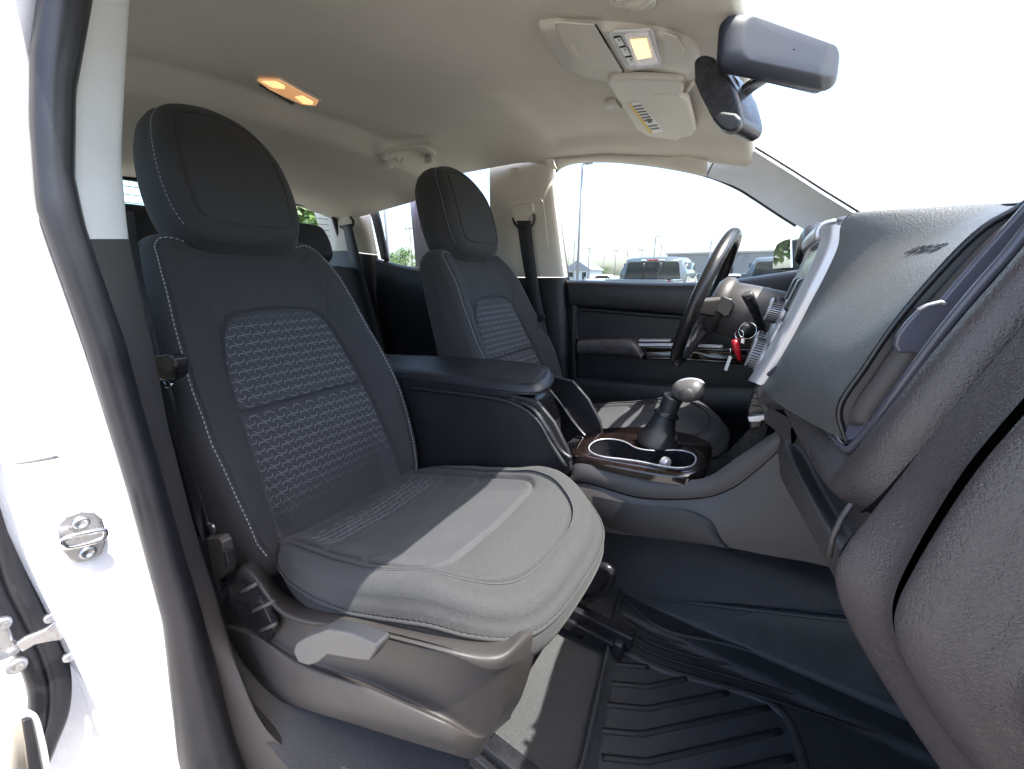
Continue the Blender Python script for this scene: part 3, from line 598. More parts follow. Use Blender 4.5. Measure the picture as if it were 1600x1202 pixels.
def far_doors():
    # ---------- front door
    d=thing('front_door','black far side front door with armrest, wood strip and window','car door',(-.35,.72,.55))
    Y=[(883,.72),(1000,.72)]
    top=[(884,437),(950,439),(1020,441),(1090,441),(1150,436),(1200,429),(1245,422),(1290,412)]
    low=[(893,478),(950,482),(1020,487),(1078,492),(1150,490),(1200,484),(1245,476),(1290,468)]
    R=[]
    for t,y in((0,.735),(0,.70),(.06,.672),(.2,.66),(.55,.657),(.9,.662),(1.0,.672),(1.04,.69)):
        R.append([at(a[0]+(b[0]-a[0])*t,a[1]+(b[1]-a[1])*t,y=y) for a,b in zip(top,low)])
    V,F=patch(R,40,60); obj('upper_pad',V,F,'plasticd',d)
    R=[]
    for t,y in((0,.688),(.1,.690),(.5,.692),(1,.69)):
        R.append([at(a[0],a[1]+4+(640-a[1])*t*1.0,y=y) for a in low])
    V,F=patch(R,30,40); obj('door_skin',V,F,'plasticd',d)
    # recessed pocket frame: a raised bead around the dark upper pocket
    P=ATY([(u,v,.684) for u,v in((1085,497),(1000,491),(920,484),(905,485),(901,495),(901,525),(905,531))]); V,F=tube(even(P,50),.008,8); obj('pocket_bead',V,F,'plasticd',d)
    # frame post at the rear edge of the door
    R=[[at(u,v,y=y) for u,v,y in r] for r in([(882,440,.735),(888,440,.68),(898,470,.668),(906,486,.69)],[(884,520,.735),(889,520,.68),(897,525,.668),(903,530,.69)],[(886,640,.735),(890,640,.68),(899,640,.668),(905,640,.69)])]
    V,F=patch(R,24,12); obj('rear_edge',V,F,'plasticd',d)
    # armrest
    pr=[(.695,0),(.62,.004),(.600,-.004),(.594,-.02),(.600,-.048),(.63,-.062),(.695,-.075)]
    ends=[at(903,534,y=.60),at(945,533,y=.60),at(986,535,y=.60),at(1004,556,y=.60)]
    R=[]
    for yy,dz in pr: R.append([[p[0],yy,p[2]+dz*(1 if k<3 else .35)] for k,p in enumerate(ends)])
    V,F=patch(R,30,30); obj('armrest',V,F,'leather',d)
    # chrome line, wood strip, lower pocket
    V,F=slab(ATY([(u,v,.64) for u,v in((997,531),(1046,531),(1047,535),(998,535))]),(0,.04,0)); obj('pull_handle',V,F,'silver',d,bevel=.003)
    V,F=strip(ATY([(1000,541,.63),(1060,542,.63),(1130,545,.635),(1200,548,.65)]),ATY([(1010,562,.622),(1070,563,.622),(1135,568,.63),(1200,570,.645)]),40,7,.006); obj('wood_strip',V,F,'wood',d,solid=.006)
    V,F=strip(ATY([(992,537,.632),(1060,537,.632),(1130,540,.637)]),ATY([(996,541,.63),(1060,541,.63),(1130,544,.635)]),30,4,.002); obj('chrome_line',V,F,'silver',d,solid=.004)
    R=[]
    for t,y in((0,.66),(.15,.645),(.6,.64),(1,.67)):
        R.append([at(u,590+t*60+(u-900)*.06,y=y) for u in(900,960,1040,1120,1200)])
    V,F=patch(R,24,30); obj('map_pocket',V,F,'plasticd',d)
    V,F=lathe([(.03,0),(.028,.004),(.004,.005)],at(1195,462,y=.655),(0,-1,0),24); obj('speaker_ring',V,F,'smooth',d)
    V,F=tube(ATY([(911,437,.70),(911,428,.70)]),.004,8); obj('lock_button',V,F,'smooth',d)
    V,F=slab(ATY([(u,v,.73) for u,v in WT+[(1300,385),(1300,425),(1150,440),(886,440)]]),(0,.004,0)); obj('window_pane',V,F,'glass',d,smooth=False)
    P=ATY([(u,v,.705) for u,v in[(889,445),(880,385),(871,320)]+WT[1:]]); V,F=tube(even(P,90),.0075,8); obj('window_seal',V,F,'rubber',d)
    # door mirror outside the glass
    m=thing('door_mirror','black door mirror outside the far window, its glass showing green leaves','door mirror',(.1,.9,1.45))
    V,F=slab(ATY([(u,v,.93) for u,v in((1203,424),(1206,392),(1213,378),(1228,370),(1262,366),(1262,420),(1235,424))])+[.02,.10,0],(.12,.06,0)); obj('housing',V,F,'plasticd',m,bevel=.012,seg=3)
    gn=np.array([-.821,-.57,0]); G0=at(1207,400,y=.90)
    def atp(u,v):
        d=CF+(u-800)/FPX*CR+(601-v)/FPX*CU; return CAM+d*(np.dot(G0-CAM,gn)/np.dot(d,gn))
    V,F=slab([atp(u,v) for u,v in((1207,420),(1209,394),(1214,382),(1224,376),(1235,373),(1236,418))],-gn*.005); obj('mirror_glass',V,F,'mirror',m,smooth=False)
    # ---------- rear door
    r=thing('rear_door','black far side rear door with window, behind the farther front seat','car door',(-1.6,.72,.6))
    R=[]
    for t,y in((0,.735),(0,.70),(.05,.67),(.2,.655),(.6,.655),(1,.66)):
        R.append([at(u,vv+t*190,y=y) for u,vv in((588,404),(600,408),(640,417),(700,425),(790,436))])
    V,F=patch(R,30,40); obj('door_skin',V,F,'plasticd',r)
    V,F=slab(ATY([(u,v,.73) for u,v in((572,312),(585,297),(640,282),(720,262),(790,250),(790,440),(605,412))]),(0,.004,0)); obj('window_pane',V,F,'glass',r,smooth=False)
    P=ATY([(u,v,.705) for u,v in((604,410),(597,380),(585,335),(580,310),(590,299),(640,284),(720,264),(785,252))]); V,F=tube(even(P,70),.012,8); obj('window_seal',V,F,'rubber',r)
    V,F=strip(ATY([(572,303,.71),(584,345,.71),(598,405,.71)]),ATY([(583,300,.70),(596,345,.70),(609,408,.70)]),20,4,.004); obj('window_frame',V,F,'plasticd',r,solid=.01)
    # printed sheet taped inside the rear window
    s=thing('window_sheet','pale printed sheet stuck on the far rear side window','window sticker',(-1.5,.72,1.6))
    c=[(639,300),(705,289),(712,410),(650,418)]
    Q=ATY([(u,v,.722) for u,v in c]); V,F=slab(Q,(0,.001,0)); obj('paper_sheet',V,F,'rust',s,smooth=False)
    def q(a,b): return Q[0]*(1-a)*(1-b)+Q[1]*a*(1-b)+Q[2]*a*b+Q[3]*(1-a)*b
    pr_=[]
    rr=random.Random(3)
    for k in range(9):
        b=.22+k*.035; a=.2
        while a<.9:
            w=rr.uniform(.03,.1); V,F=slab([q(a,b)-[0,.001,0],q(a+w,b)-[0,.001,0],q(a+w,b+.018)-[0,.001,0],q(a,b+.018)-[0,.001,0]],(0,.0006,0)); pr_.append((V,F)); a+=w+.02
    for a0,b0,a1,b1 in((.12,.14,.95,.15),(.12,.14,.135,.6),(.12,.17,.95,.18)):
        pr_.append(slab([q(a0,b0)-[0,.001,0],q(a1,b0)-[0,.001,0],q(a1,b1)-[0,.001,0],q(a0,b1)-[0,.001,0]],(0,.0006,0)))
    V,F=join(pr_); obj('printed_lines',V,F,mat('faint_print',(.26,.23,.30),.6),s,smooth=False,kind='stuff')
far_doors()
def body_sides():
    for nm,(x0,x1) in(('a',(-2.28,-.70)),('b',(-.70,.64))):
        V,F=box(((x0+x1)/2,.755,.93),(x1-x0,.02,.86)); obj('body_side',V,F,'plasticd',None,kind='structure',smooth=False)
    V,F=box((.36,.735,1.05),(.56,.03,.70)); obj('kick_panel',V,F,'plasticd',None,kind='structure',bevel=.01)
    # near rear quarter: body side, glass and roof rail behind the pillar
    V,F=box((-1.55,-.775,.93),(1.45,.02,.96)); obj('body_side',V,F,'plasticd',None,kind='structure',smooth=False)
    V,F=patch(np.array([[[x,-.655,zroof(x,-.655)] for x in(-2.28,-1.8,-1.3,-.85)],[[x,-.70,zroof(x,-.655)-.05] for x in(-2.28,-1.8,-1.3,-.85)],[[x,-.74,1.80] for x in(-2.28,-1.8,-1.3,-.85)]]),8,20); obj('roof_rail',V,F,'headliner',None,kind='structure',solid=.006)
    V,F=slab([(-2.28,-.76,1.41),(-1.95,-.76,1.41),(-2.0,-.745,1.80),(-2.28,-.745,1.80)],(0,.02,0)); obj('body_side',V,F,'beige',None,kind='structure')
    w=thing('quarter_window','tinted near side rear window behind the white pillar','car window',(-1.5,-.76,1.41))
    V,F=slab([(-1.95,-.765,1.41),(-.86,-.765,1.41),(-.86,-.748,1.80),(-2.0,-.748,1.80)],(0,-.004,0)); obj('pane',V,F,'tint',w,smooth=False)
    # door opening frame above the near doorway and the near windscreen pillar
    xs_=np.linspace(-.86,-.13,8); V,F=patch(np.array([[[x,-.655,zroof(x,-.655)-.002] for x in xs_],[[x,-.69,zroof(x,-.655)-.035] for x in xs_],[[x,-.725,zroof(x,-.655)-.04] for x in xs_],[[x,-.76,zroof(x,-.655)-.01] for x in xs_]]),10,24); obj('roof_rail',V,F,'headliner',None,kind='structure',solid=.008)
    q=thing('windscreen_pillar','white near side windscreen pillar above the open doorway, out of the picture','car pillar',(.15,-.72,1.6))
    A=np.array([[-.14,-.66,1.80],[.1,-.70,1.66],[.3,-.735,1.53],[.46,-.76,1.42]]); V,F=strip(A,A+[-.03,-.07,-.03],20,6,.01); obj('pillar_panel',V,F,'paint',q,solid=.02)
    # the near front door, standing wide open ahead of the doorway
    d=thing('front_door','white near side front door standing wide open, out of the picture on the right','car door',(.42,-.86,.5))
    a=math.radians(-68); ax=np.array([-math.cos(a)*-1*-.37,math.sin(a),0]); ax=np.array([-.34,-.94,0]); ax/=np.linalg.norm(ax); n=np.array([-ax[1],ax[0],0]); n=n if n[0]<0 else -n
    O=np.array([.42,-.88,0]); p=lambda s,z,o=0: O+ax*s+n*o+np.array([0,0,z])
    V,F=slab([p(0,.50),p(1.05,.50),p(1.12,.9),p(1.10,1.40),p(0,1.40)],-n*.09); obj('door_shell',V,F,'paint',d,bevel=.02)
    V,F=slab([p(.02,.54,.002),p(1.02,.54,.002),p(1.08,.9,.002),p(1.06,1.40,.002),p(.02,1.40,.002)],n*.03); obj('door_skin',V,F,'plasticd',d,bevel=.01)
    V,F=slab([p(.30,1.08,.03),p(1.0,1.10,.03),p(1.0,1.17,.03),p(.30,1.15,.03)],n*.06); obj('armrest',V,F,'leather',d,bevel=.02)
    V,F=slab([p(.15,.62,.03),p(.9,.62,.03),p(.9,.80,.03),p(.15,.80,.03)],n*.03); obj('map_pocket',V,F,'plasticd',d,bevel=.01)
    V,F=tube(np.array([p(0,1.40,-.03),p(.35,1.66,-.03),p(.7,1.80,-.03),p(1.0,1.80,-.03),p(1.10,1.40,-.03)]),.022,8); obj('window_frame',V,F,'rubber',d)
    V,F=slab([p(.03,1.40,-.03),p(.36,1.64,-.03),p(.7,1.78,-.03),p(.99,1.78,-.03),p(1.08,1.40,-.03)],-n*.004); obj('window_pane',V,F,'glass',d,smooth=False)
body_sides()
def rear_end():
    X=-2.27
    parts=[]
    parts.append(box((X,0,1.05),(.03,1.44,.80)))                      # below the glass
    parts.append(box((X,0,1.91),(.03,1.44,.20)))
    parts.append(box((X,.70,1.63),(.03,.10,.36))); parts.append(box((X,-.70,1.63),(.03,.10,.36)))
    V,F=join(parts); obj('rear_wall',V,F,'plasticd',None,kind='structure',smooth=False)
    w=thing('rear_window','rear cab window with fine heater lines, seen either side of the nearest headrest','car window',(X,0,1.45))
    o=np.array([(-.62,1.46),(.62,1.46),(.655,1.50),(.60,1.76),(.56,1.80),(-.56,1.80),(-.60,1.76),(-.655,1.50)])
    P=np.column_stack([np.full(len(o),X),o]); V,F=slab(P,(-.004,0,0)); obj('pane',V,F,'glass',w,smooth=False)
    P2=np.column_stack([np.full(len(o),X+.02),o]); V,F=tube(even(P2,90,True),.016,8,closed=True); obj('rubber_frame',V,F,'rubber',w)
    ln=[]
    for z in np.linspace(1.52,1.77,9): ln.append(box((X+.004,0,z),(.002,1.15,.003)))
    V,F=join(ln); obj('heater_lines',V,F,'ink',w,smooth=False,kind='stuff')
    b=thing('rear_bench','black rear bench seat with headrests behind the front seats','car seat',(-1.9,0,.7))
    half=np.array([(0,0),(.58,0),(.63,.03),(.64,.25),(.63,.52),(.60,.57),(.3,.58),(0,.58)]); out=np.vstack([half,(half[1:-1]*[-1,1])[::-1]]); oe=even(out,200,True)
    a=math.radians(18); fr=(np.array([-1.88,0,.93]),YA,np.array([-math.sin(a),0,math.cos(a)]),np.array([math.cos(a),0,math.sin(a)]))
    fld=lambda x,y: edge(-sdpoly(np.column_stack([x,y]),oe),.05)-.01*np.exp(-(x/.006)**2)+.012*np.cos(x*9)
    p=Pillow(out,fld,fr,N=160,Mr=30,back=-.10,center=(0,.29)); obj('backrest',p.V,p.F,'side',b)
    for yc in(-.34,.34):
        hh=np.array([(yc+x,y) for x,y in((0,.60),(.10,.61),(.125,.66),(.12,.74),(.09,.79),(0,.80),(-.09,.79),(-.12,.74),(-.125,.66),(-.10,.61))]); he=even(hh,120,True)
        q=Pillow(hh,lambda x,y: .02+edge(-sdpoly(np.column_stack([x,y]),he),.04),fr,N=100,Mr=24,back=-.07,center=(yc,.70)); obj('headrest',q.V,q.F,'side',b)
    V,F=box((-1.66,0,.86),(.50,1.26,.16)); obj('cushion',V,F,'side',b,bevel=.04,seg=3)
rear_end()
def front_glass():
    # windscreen pillar trim
    p=thing('windscreen_pillar','pale grey windscreen pillar trim sloping down to the dashboard on the far side','car pillar',(.05,.66,1.45))
    lo=ATY([(u,v,.69) for u,v in((1085,262),(1103,275),(1150,292),(1180,310),(1215,333),(1245,352),(1300,385),(1360,420))])
    up=ATY([(u,v,.60) for u,v in((1122,196),(1134,211),(1168,230),(1200,250),(1240,275),(1280,301),(1327,330),(1400,377))])
    V,F=strip(lo,up,50,12,-.012); obj('pillar_trim',V,F,'greytrim',p)
    V,F=strip(up,up+[.05,.05,.012],50,4); obj('pillar_flank',V,F,'greytrim',p)
    v2=ATY([(u,v,.60) for u,v in((1166,229),(1200,249),(1240,274),(1280,300),(1330,331),(1400,376))]); V,F=tube(v2+[.006,0,.006],.0035,6); obj('glass_seal',V,F,'rubber',p)
    sv=ATY([(1104,275,.688),(1120,243,.645),(1134,211,.598)]); V,F=tube(even(sv,12),.0022,6); obj('joint',V,F,'plasticd',p)
    w=thing('windscreen','clear sloping windscreen above the dashboard','windscreen',(.2,0,1.6))
    R=[]
    for t in np.linspace(0,1,6):
        z=1.835+(1.44-1.835)*t; x=-.108+.60*t; R.append([[x-.05*(yy/.66)**2*(1),yy,z] for yy in np.linspace(-.68,.68,7)])
    V,F=patch(R,20,20); obj('pane',V,F,'windshield',w)
front_glass()
# ================================================================= DASHBOARD
def dashboard():
    d=thing('dashboard','charcoal grained dashboard with silver centre bezel, side vent and glovebox','dashboard',(.15,-.3,1.1))
    # --- upper pad: sections from the silver bezel (inboard) to the vent (outboard)
    k0=[(1332,333),(1314,352),(1309,385),(1290,428),(1266,474),(1240,524),(1212,572),(1190,606)]
    vin=[(1640,292),(1590,326),(1538,356),(1480,411),(1403,500),(1352,574),(1312,638),(1322,690)]
    K0=AT(k0,y=-.165); VI=AT(vin,y=-.44)
    # move the inboard edge onto an even surface and add two sections between
    secs=[]
    for t in np.linspace(0,1,6):
        s=K0*(1-t)+VI*t; b=math.sin(math.pi*t); 
        s[:,0]-=.012*b; s[:5,0]+=np.array([.112,.092,.064,.036,.014])*min(1,b*1.6); s[0,2]-=.004*b; secs.append(s)
    # roll the top forward to the windscreen
    full=[]
    for s in secs:
        y=s[0,1]; top=[[.46,y,1.425],[.30,y,s[0,2]-.012],[.20,y,s[0,2]-.001],[s[0,0]+.035,y,s[0,2]+.001]]
        full.append(np.vstack([top,s]))
    V,F=patch(np.array(full),60,110); obj('upper_pad',V,F,'dash',d)
    # outboard cap of the top, beyond the vent, and the far half of the dash behind the wheel
    R=[]
    e=full[-1][:5]
    for y in(-.44,-.52,-.62,-.72):
        q=e.copy(); q[:,1]=y; q[4:,0]+=0; R.append(q)
    R0=[r_.copy() for r_ in R]; V,F=patch(np.array(R),20,30); obj('top_pad',V,F,'dash',d)
    fs=[]
    e=full[0]
    for y,dx,dz in((.165,.0,.02),(.22,-.01,.03),(.30,-.015,.045),(.40,-.02,.05),(.50,-.01,.04),(.58,.02,.0),(.70,.04,-.02)):
        q=e.copy(); q[:,1]=y; q[3:,0]+=.05+dx; q[2:7,2]+=dz; q[7:,0]+=.03; fs.append(q)
    V,F=patch(np.array(fs),40,70); obj('driver_pad',V,F,'plasticd',d)
    R=[]
    for y in(-.166,-.08,0,.08,.166):
        q=full[0][:6].copy(); q[:,1]=y; q[3:,2]-=.004*(1-abs(y)/.166); R.append(q)
    V,F=patch(np.array(R),16,30); obj('centre_pad',V,F,'dash',d)
    hood=[]
    for t in np.linspace(0,1,7):
        y=.20+.34*t; b=math.sin(math.pi*t)**.5
        hood.append([[.22,y,1.49],[.14,y,1.49+.03*b],[.08,y,1.485+.05*b],[.055,y,1.47+.05*b],[.075,y,1.45+.045*b]])
    V,F=patch(np.array(hood),30,20); obj('gauge_hood',V,F,'plasticd',d,solid=.008)
    V,F=slab([(.10,.22,1.30),(.10,.54,1.30),(.125,.54,1.50),(.125,.22,1.50)],(.02,0,0)); obj('gauge_panel',V,F,'gloss',d,bevel=.01)
    kn=[]
    for y in(.11,.3,.5,.70): kn.append([[.12,y,1.24],[.05,y,1.18],[.045,y,1.10],[.09,y,1.0],[.25,y,.93]])
    V,F=patch(np.array(kn),20,30); obj('knee_panel',V,F,'plasticd',d)
    # --- silver centre bezel: outer outline in the plane of the stack, opening above, knob bay below
    pass_=K0[1:].copy()
    top=pass_[0]; bot=pass_[-1]
    def plane_pt(y,s):     # s=0 at the top edge, 1 at the bottom tip, follows the curved passenger edge
        q=cr(pass_,200); i=s*199; j=int(min(max(i,0),198)); f=i-j; p=q[j]*(1-f)+q[j+1]*f; return np.array([p[0],y,p[2]])
    def taper(s): return .165-.03*max(0,s-.45)
    out=[]
    S_=np.linspace(0,1,26)
    L=[plane_pt(-taper(s),s) for s in S_]; Rr=[plane_pt(taper(s),s) for s in S_]
    bw=lambda s:.020+.034*math.exp(-((s-.70)/.055)**2)+.010*float(sm((s-.75)/.2))
    inn=[plane_pt(-(taper(s)-bw(s)),s)-[.020,0,0] for s in S_]
    fl=[p+np.array([-.016,.006,.001]) for p in L]; 
    prof=np.stack([np.array(L)+[.02,-.002,0],np.array(L),np.array(L)+[-.010,.003,.002],np.array(L)+[-.016,.010,.002],np.array(inn)+[-.001,-.004,0],np.array(inn)+[.004,.002,0],np.array(inn)+[.03,.004,0]],1)
    V,F=patch(prof,60,26); bz=obj('silver_bezel',V,F,'silver',d)
    m=prof.copy(); m[:,:,1]*=-1; V,F=patch(m,60,26); obj('silver_bezel',V,[f[::-1] for f in F],'silver',d)
    # top bar of the bezel
    a=np.array([plane_pt(y,0)+[-.004-.004*math.cos(y*9),0,.004] for y in np.linspace(-.150,.150,24)])
    b=np.array([plane_pt(y,.10)+[-.020,0,0] for y in np.linspace(-.150,.150,24)])
    V,F=strip(a,b,40,9,.010); obj('bezel_top',V,F,'silver',d,solid=.006)
    # crossbar with the V between screen bay and knob bay
    a=np.array([plane_pt(y,.62+.10*(1-abs(y)/.15)**2)+[-.016,0,0] for y in np.linspace(-.125,.125,30)])
    b=np.array([plane_pt(y,.74+.10*(1-abs(y)/.15)**2)+[-.016,0,0] for y in np.linspace(-.12,.12,30)])
    V,F=strip(a,b,50,8,.002); obj('bezel_crossbar',V,F,'silver',d,solid=.006)
    # screen block and bay
    a=[plane_pt(y,s)+[-.012,0,0] for y,s in((-.142,.06),(-.142,.64),(.142,.64),(.142,.06))]
    V,F=slab(a,(.03,0,0)); sc=obj('screen_surround',V,F,'smooth',d,bevel=.006)
    a=[plane_pt(y,s)+[-.0145,0,0] for y,s in((-.128,.10),(-.128,.40),(.128,.40),(.128,.10))]
    V,F=slab(a,(.004,0,0)); obj('screen',V,F,'gloss',sc,bevel=.002)
    a=[plane_pt(y,s)+[-.026,0,0] for y,s in((-.120,.36),(-.120,.56),(-.07,.56),(-.07,.36))]
    V,F=slab(a,(.02,0,0)); obj('button_panel',V,F,'screen',sc,bevel=.006,seg=3)
    a=[plane_pt(y,s)+[-.024,0,0] for y,s in((.07,.36),(.07,.56),(.120,.56),(.120,.36))]
    V,F=slab(a,(.02,0,0)); obj('button_panel',V,F,'screen',sc,bevel=.006,seg=3)
    V,F=tube(np.array([plane_pt(-.136,s)+[-.016,0,0] for s in np.linspace(.08,.62,24)]),.0016,6); obj('bright_line',V,F,'chrome',sc)
    def knob(y,s,r,l,parent,name):
        c=plane_pt(y,s)+[-.012,0,0]; n=np.array([-.97,0,.22]); n/=np.linalg.norm(n)
        V,F=lathe([(r*1.12,0),(r*1.12,l*.25),(r,l*.32),(r*.97,l*.9),(r*.85,l),(r*.5,l*1.02)],c,n,36); k=obj(name,V,F,'silver',parent)
        u=np.cross(n,[0,1,0]); rb=[]
        for i in range(36):
            a=2*math.pi*i/36; o=c+n*l*.6+(math.cos(a)*u+math.sin(a)*np.array([0,1,0]))*r; rb.append(tube(np.array([o-n*l*.25,o+n*l*.28]),.0011,5))
        V,F=join(rb); obj('grip_ribs',V,F,'smooth',k,kind='stuff')
        V,F=lathe([(r*.8,l*1.0),(r*.75,l*1.06),(r*.05,l*1.07)],c,n,30); obj('knob_face',V,F,'smooth',k)
    knob(0.0,.60,.023,.034,d,'volume_knob')
    V,F=slab([plane_pt(y,s)+[-.004,0,0] for y,s in((-.128,.72),(-.118,1.0),(.118,1.0),(.128,.72))],(.03,0,0)); obj('knob_bay',V,F,'smooth',d,bevel=.008)
    for y in(-.03,.085): knob(y,.87,.030,.026,d,'climate_knob')
    # --- side vent: deep bay with vanes and a tab
    vo=[(1700,240,-.505),(1640,330,-.505),(1590,390,-.505),(1536,452,-.503),(1470,532,-.50),(1402,622,-.495),(1352,684,-.468),(1324,692,-.442)]
    VO=ATY(vo); VIa=VI.copy(); VIa[-1]=VO[-1]
    A=even(VIa,40); B=even(VO,40); dp=np.array([.020,0,0.003])
    V,F=strip(A+[.001,0,0],A+[.03,-.004,0],40,6); ve=obj('side_vent',V,F,'smooth',d)
    V,F=strip(B+[.001,0,0],B+[.03,.004,0],40,6); obj('vent_wall',V,F,'smooth',ve)
    V,F=strip(A+dp,B+dp,40,8); obj('vent_back',V,F,'vent',ve)
    q0,q1=A[-7],B[-7]; V,F=slab([A[-3],B[-3],q1+dp*.9,q0+dp*.9],(.001,0,-.004)); obj('vent_floor',V,F,'vent',ve,smooth=False)
    for t in(.22,.78):
        a=A*(1-t)+B*t; V,F=strip(a[2:-4]+[.004,.003,0],a[2:-4]+[.026,-.003,0],34,3); obj('vane',V,F,'plastic',ve,solid=.003)
    tb=[(1397,540),(1401,524),(1416,504),(1436,483),(1470,470),(1530,400),(1600,322),(1680,240),(1720,300),(1600,388),(1530,462),(1462,546),(1446,556),(1420,552),(1404,553)]
    tb=np.array([at(u,v,y=-.470) for u,v in tb]); V,F=slab(tb,(0,.007,0)); tabo=obj('vane_tab',V,F,'vent',ve,bevel=.0025,seg=3)
    V,F=tube(np.array([at(u,v,y=-.471) for u,v in((1434,484),(1450,477),(1470,472),(1478,476))]),.0016,6); obj('tab_edge',V,F,'silver',tabo)
    P=np.vstack([A,B[::-1][1:]]); V,F=tube(P,.0028,8); obj('vent_rim',V,F,'smooth',ve)
    # --- padded band: under the pad, round the vent corner and up outboard of it
    e1=[(1206,586,-.168),(1222,574,-.19),(1236,580,-.205),(1275,632,-.29),(1322,698,-.435),(1352,690,-.468),(1402,628,-.495),(1470,538,-.502),(1536,458,-.505),(1592,395,-.507),(1660,310,-.507),(1740,220,-.507)]
    e2=[(1200,640,-.168),(1214,640,-.18),(1234,640,-.20),(1268,706,-.30),(1326,784,-.47),(1353,794,-.535),(1422,722,-.552),(1500,632,-.556),(1560,565,-.556),(1612,508,-.556),(1690,430,-.556),(1800,320,-.556)]
    a=cr(np.vstack([ATY(e1),[[.160,-.507,1.490]]]),96); b=cr(np.vstack([ATY(e2),[[.168,-.556,1.488]]]),96)
    V,F=strip(a,b+[.008,0,0],96,30,-.022,resample=False,prof=lambda t:(np.sin(math.pi*t**1.45))**.9 if 0<t<1 else 0); 
    obj('padded_band',V,F,'leather',d)
    a_=np.array([at(u,v,y=y) for u,v,y in e1]); V,F=tube(cr(a_,80)+[-.004,0,0],.0036,8); obj('bright_edge',V,F,'vent',d)
    # --- strip between band and glovebox door, wrapping under
    i3=[(1812,334),(1702,442),(1625,528),(1573,587),(1512,654),(1433,743),(1363,809),(1332,836),(1312,868),(1316,905),(1340,960),(1400,1060),(1490,1200),(1570,1320)]
    g=[(1900,420),(1760,515),(1660,590),(1600,652),(1530,735),(1468,828),(1424,905),(1410,940),(1408,965),(1414,995),(1434,1040),(1478,1110),(1556,1205),(1650,1320)]
    TOPG=np.array([[.176,-.605,1.481]]); I3=cr(np.vstack([[[.170,-.558,1.486]],AT(i3,y=-.558)]),96); G=cr(np.vstack([TOPG,AT(g,y=-.605)]),96)
    V,F=strip(I3+[.006,0,0],G,96,30,.017,resample=False,prof=lambda t:(sm(t/.30)*(1-.8*sm((t-.22)/.7)))**.8); obj('lower_panel',V,F,'leather',d)
    V,F=strip(I3+[.0,.0,0],I3+[.05,.045,0],96,4,resample=False); obj('panel_return',V,F,'gap',d)
    V,F=strip(b+[.0,.0,0],b+[.04,-.03,0],96,4,resample=False); obj('band_return',V,F,'gap',d)
    V,F=box((.30,-.46,1.22),(.24,.55,.34)); obj('crevice_backing',V,F,'gap',d,bevel=.02)  # added dark block that stops daylight showing through the crevices
    # dark groove then the glovebox door end
    gn2=np.gradient(G,axis=0); gn2=np.column_stack([gn2[:,2],0*gn2[:,0],-gn2[:,0]]); gn2/=np.linalg.norm(gn2,axis=1)[:,None]
    V,F=strip(G,G-gn2*.022+[0,-.004,0],96,4,resample=False); gl=obj('glovebox_door',V,F,'gap',d)
    GG=np.vstack([TOPG,AT(g,y=-.605)]); tg=np.gradient(cr(GG,44),axis=0); gnm=np.column_stack([tg[:,2],0*tg[:,0],-tg[:,0]]); gnm/=np.linalg.norm(gnm,axis=1)[:,None]
    R=[]
    for y,dx in((-.6065,.022),(-.6078,.007),(-.610,-.001),(-.6155,-.005),(-.622,-.002),(-.630,.007),(-.637,.021),(-.648,.036),(-.69,.046),(-.73,.050),(-.768,.065)):
        q=cr(GG,44); q=q-gnm*dx; q[:,1]=y; R.append(q)
    V,F=patch(np.array(R),70,110); obj('glovebox_face',V,F,'leather',gl)
    P2=np.vstack([VI[:1],a[-1:],b[-1:],I3[:1],G[:1]]+[r_[:1] for r_ in R[5:]]); P1=P2.copy(); P1[:,0]=np.linspace(.157,.175,len(P1)); P1[:,2]=1.482; P3=P1+[.10,0,-.004]
    V,F=patch(np.array([P2,P1,P3]),10,60); obj('top_joint',V,F,'dash',d)
    # --- inboard lower face, running across below the band to the console
    rows_y=(-.165,-.25,-.36,-.46,-.558)
    e2c=cr(ATY(e2[:6]),60); 
    secs=[]
    for y in rows_y:
        j=int(np.argmin(abs(e2c[:,1]-y))); p=e2c[j].copy(); p[1]=y
        t=(y+.165)/(-.558+.165)
        last=AT([(1330,838),(1312,868),(1316,905),(1340,960),(1400,1060)],y=-.558)
        x0=at(1225+68*0,655,y=-.165)
        secs.append([p+[.001,0,.005],[p[0]-.002,y,p[2]-.02],[last[1][0]*t+(x0[0]-.002)*(1-t),y,last[1][2]*t+(x0[2]-.03)*(1-t)],[last[2][0]*t+(x0[0]+.004)*(1-t),y,last[2][2]*t+(x0[2]-.07)*(1-t)],[last[3][0]*t+(x0[0]+.03)*(1-t),y,last[3][2]*t+(x0[2]-.12)*(1-t)],[.20,y,last[4][2]-.06],[.40,y,last[4][2]-.08]])
    V,F=patch(np.array(secs),60,60); obj('lower_face',V,F,'plastic',d)
    V,F=tube(ATY([(1331,788,-.55),(1316,808,-.555),(1302,838,-.557),(1295,870,-.557)]),.002,6); obj('bright_edge',V,F,'plastic',d)
    o=[(1239,672),(1246,660),(1252,672),(1256,695),(1253,716),(1247,712),(1240,695)]
    V,F=slab([at(u,v,y=-.24)+[-.004,0,0] for u,v in o],(.01,0,0)); obj('latch_button',V,F,'plastic',d,bevel=.002)
    V,F=slab(ATY([(1180,608,-.150),(1207,588,-.150),(1224,640,-.150),(1242,684,-.150),(1226,692,-.150),(1194,652,-.150)]),(0,.04,0)); obj('centre_cheek',V,F,'plastic',d,bevel=.004)
    # closing end of the dash and the shoulder over the vent
    q=cr(AT(g,y=-.605),30)-gnm[::1][:30]*0; q=q+[.06,0,0]; ep=np.vstack([q,[[.46,0,q[-1][2]]],[[.46,0,1.42]]]); ep[:,1]=-.752; V,F=slab(ep,(0,-.02,0)); obj('end_panel',V,F,'plasticd',d,smooth=False)
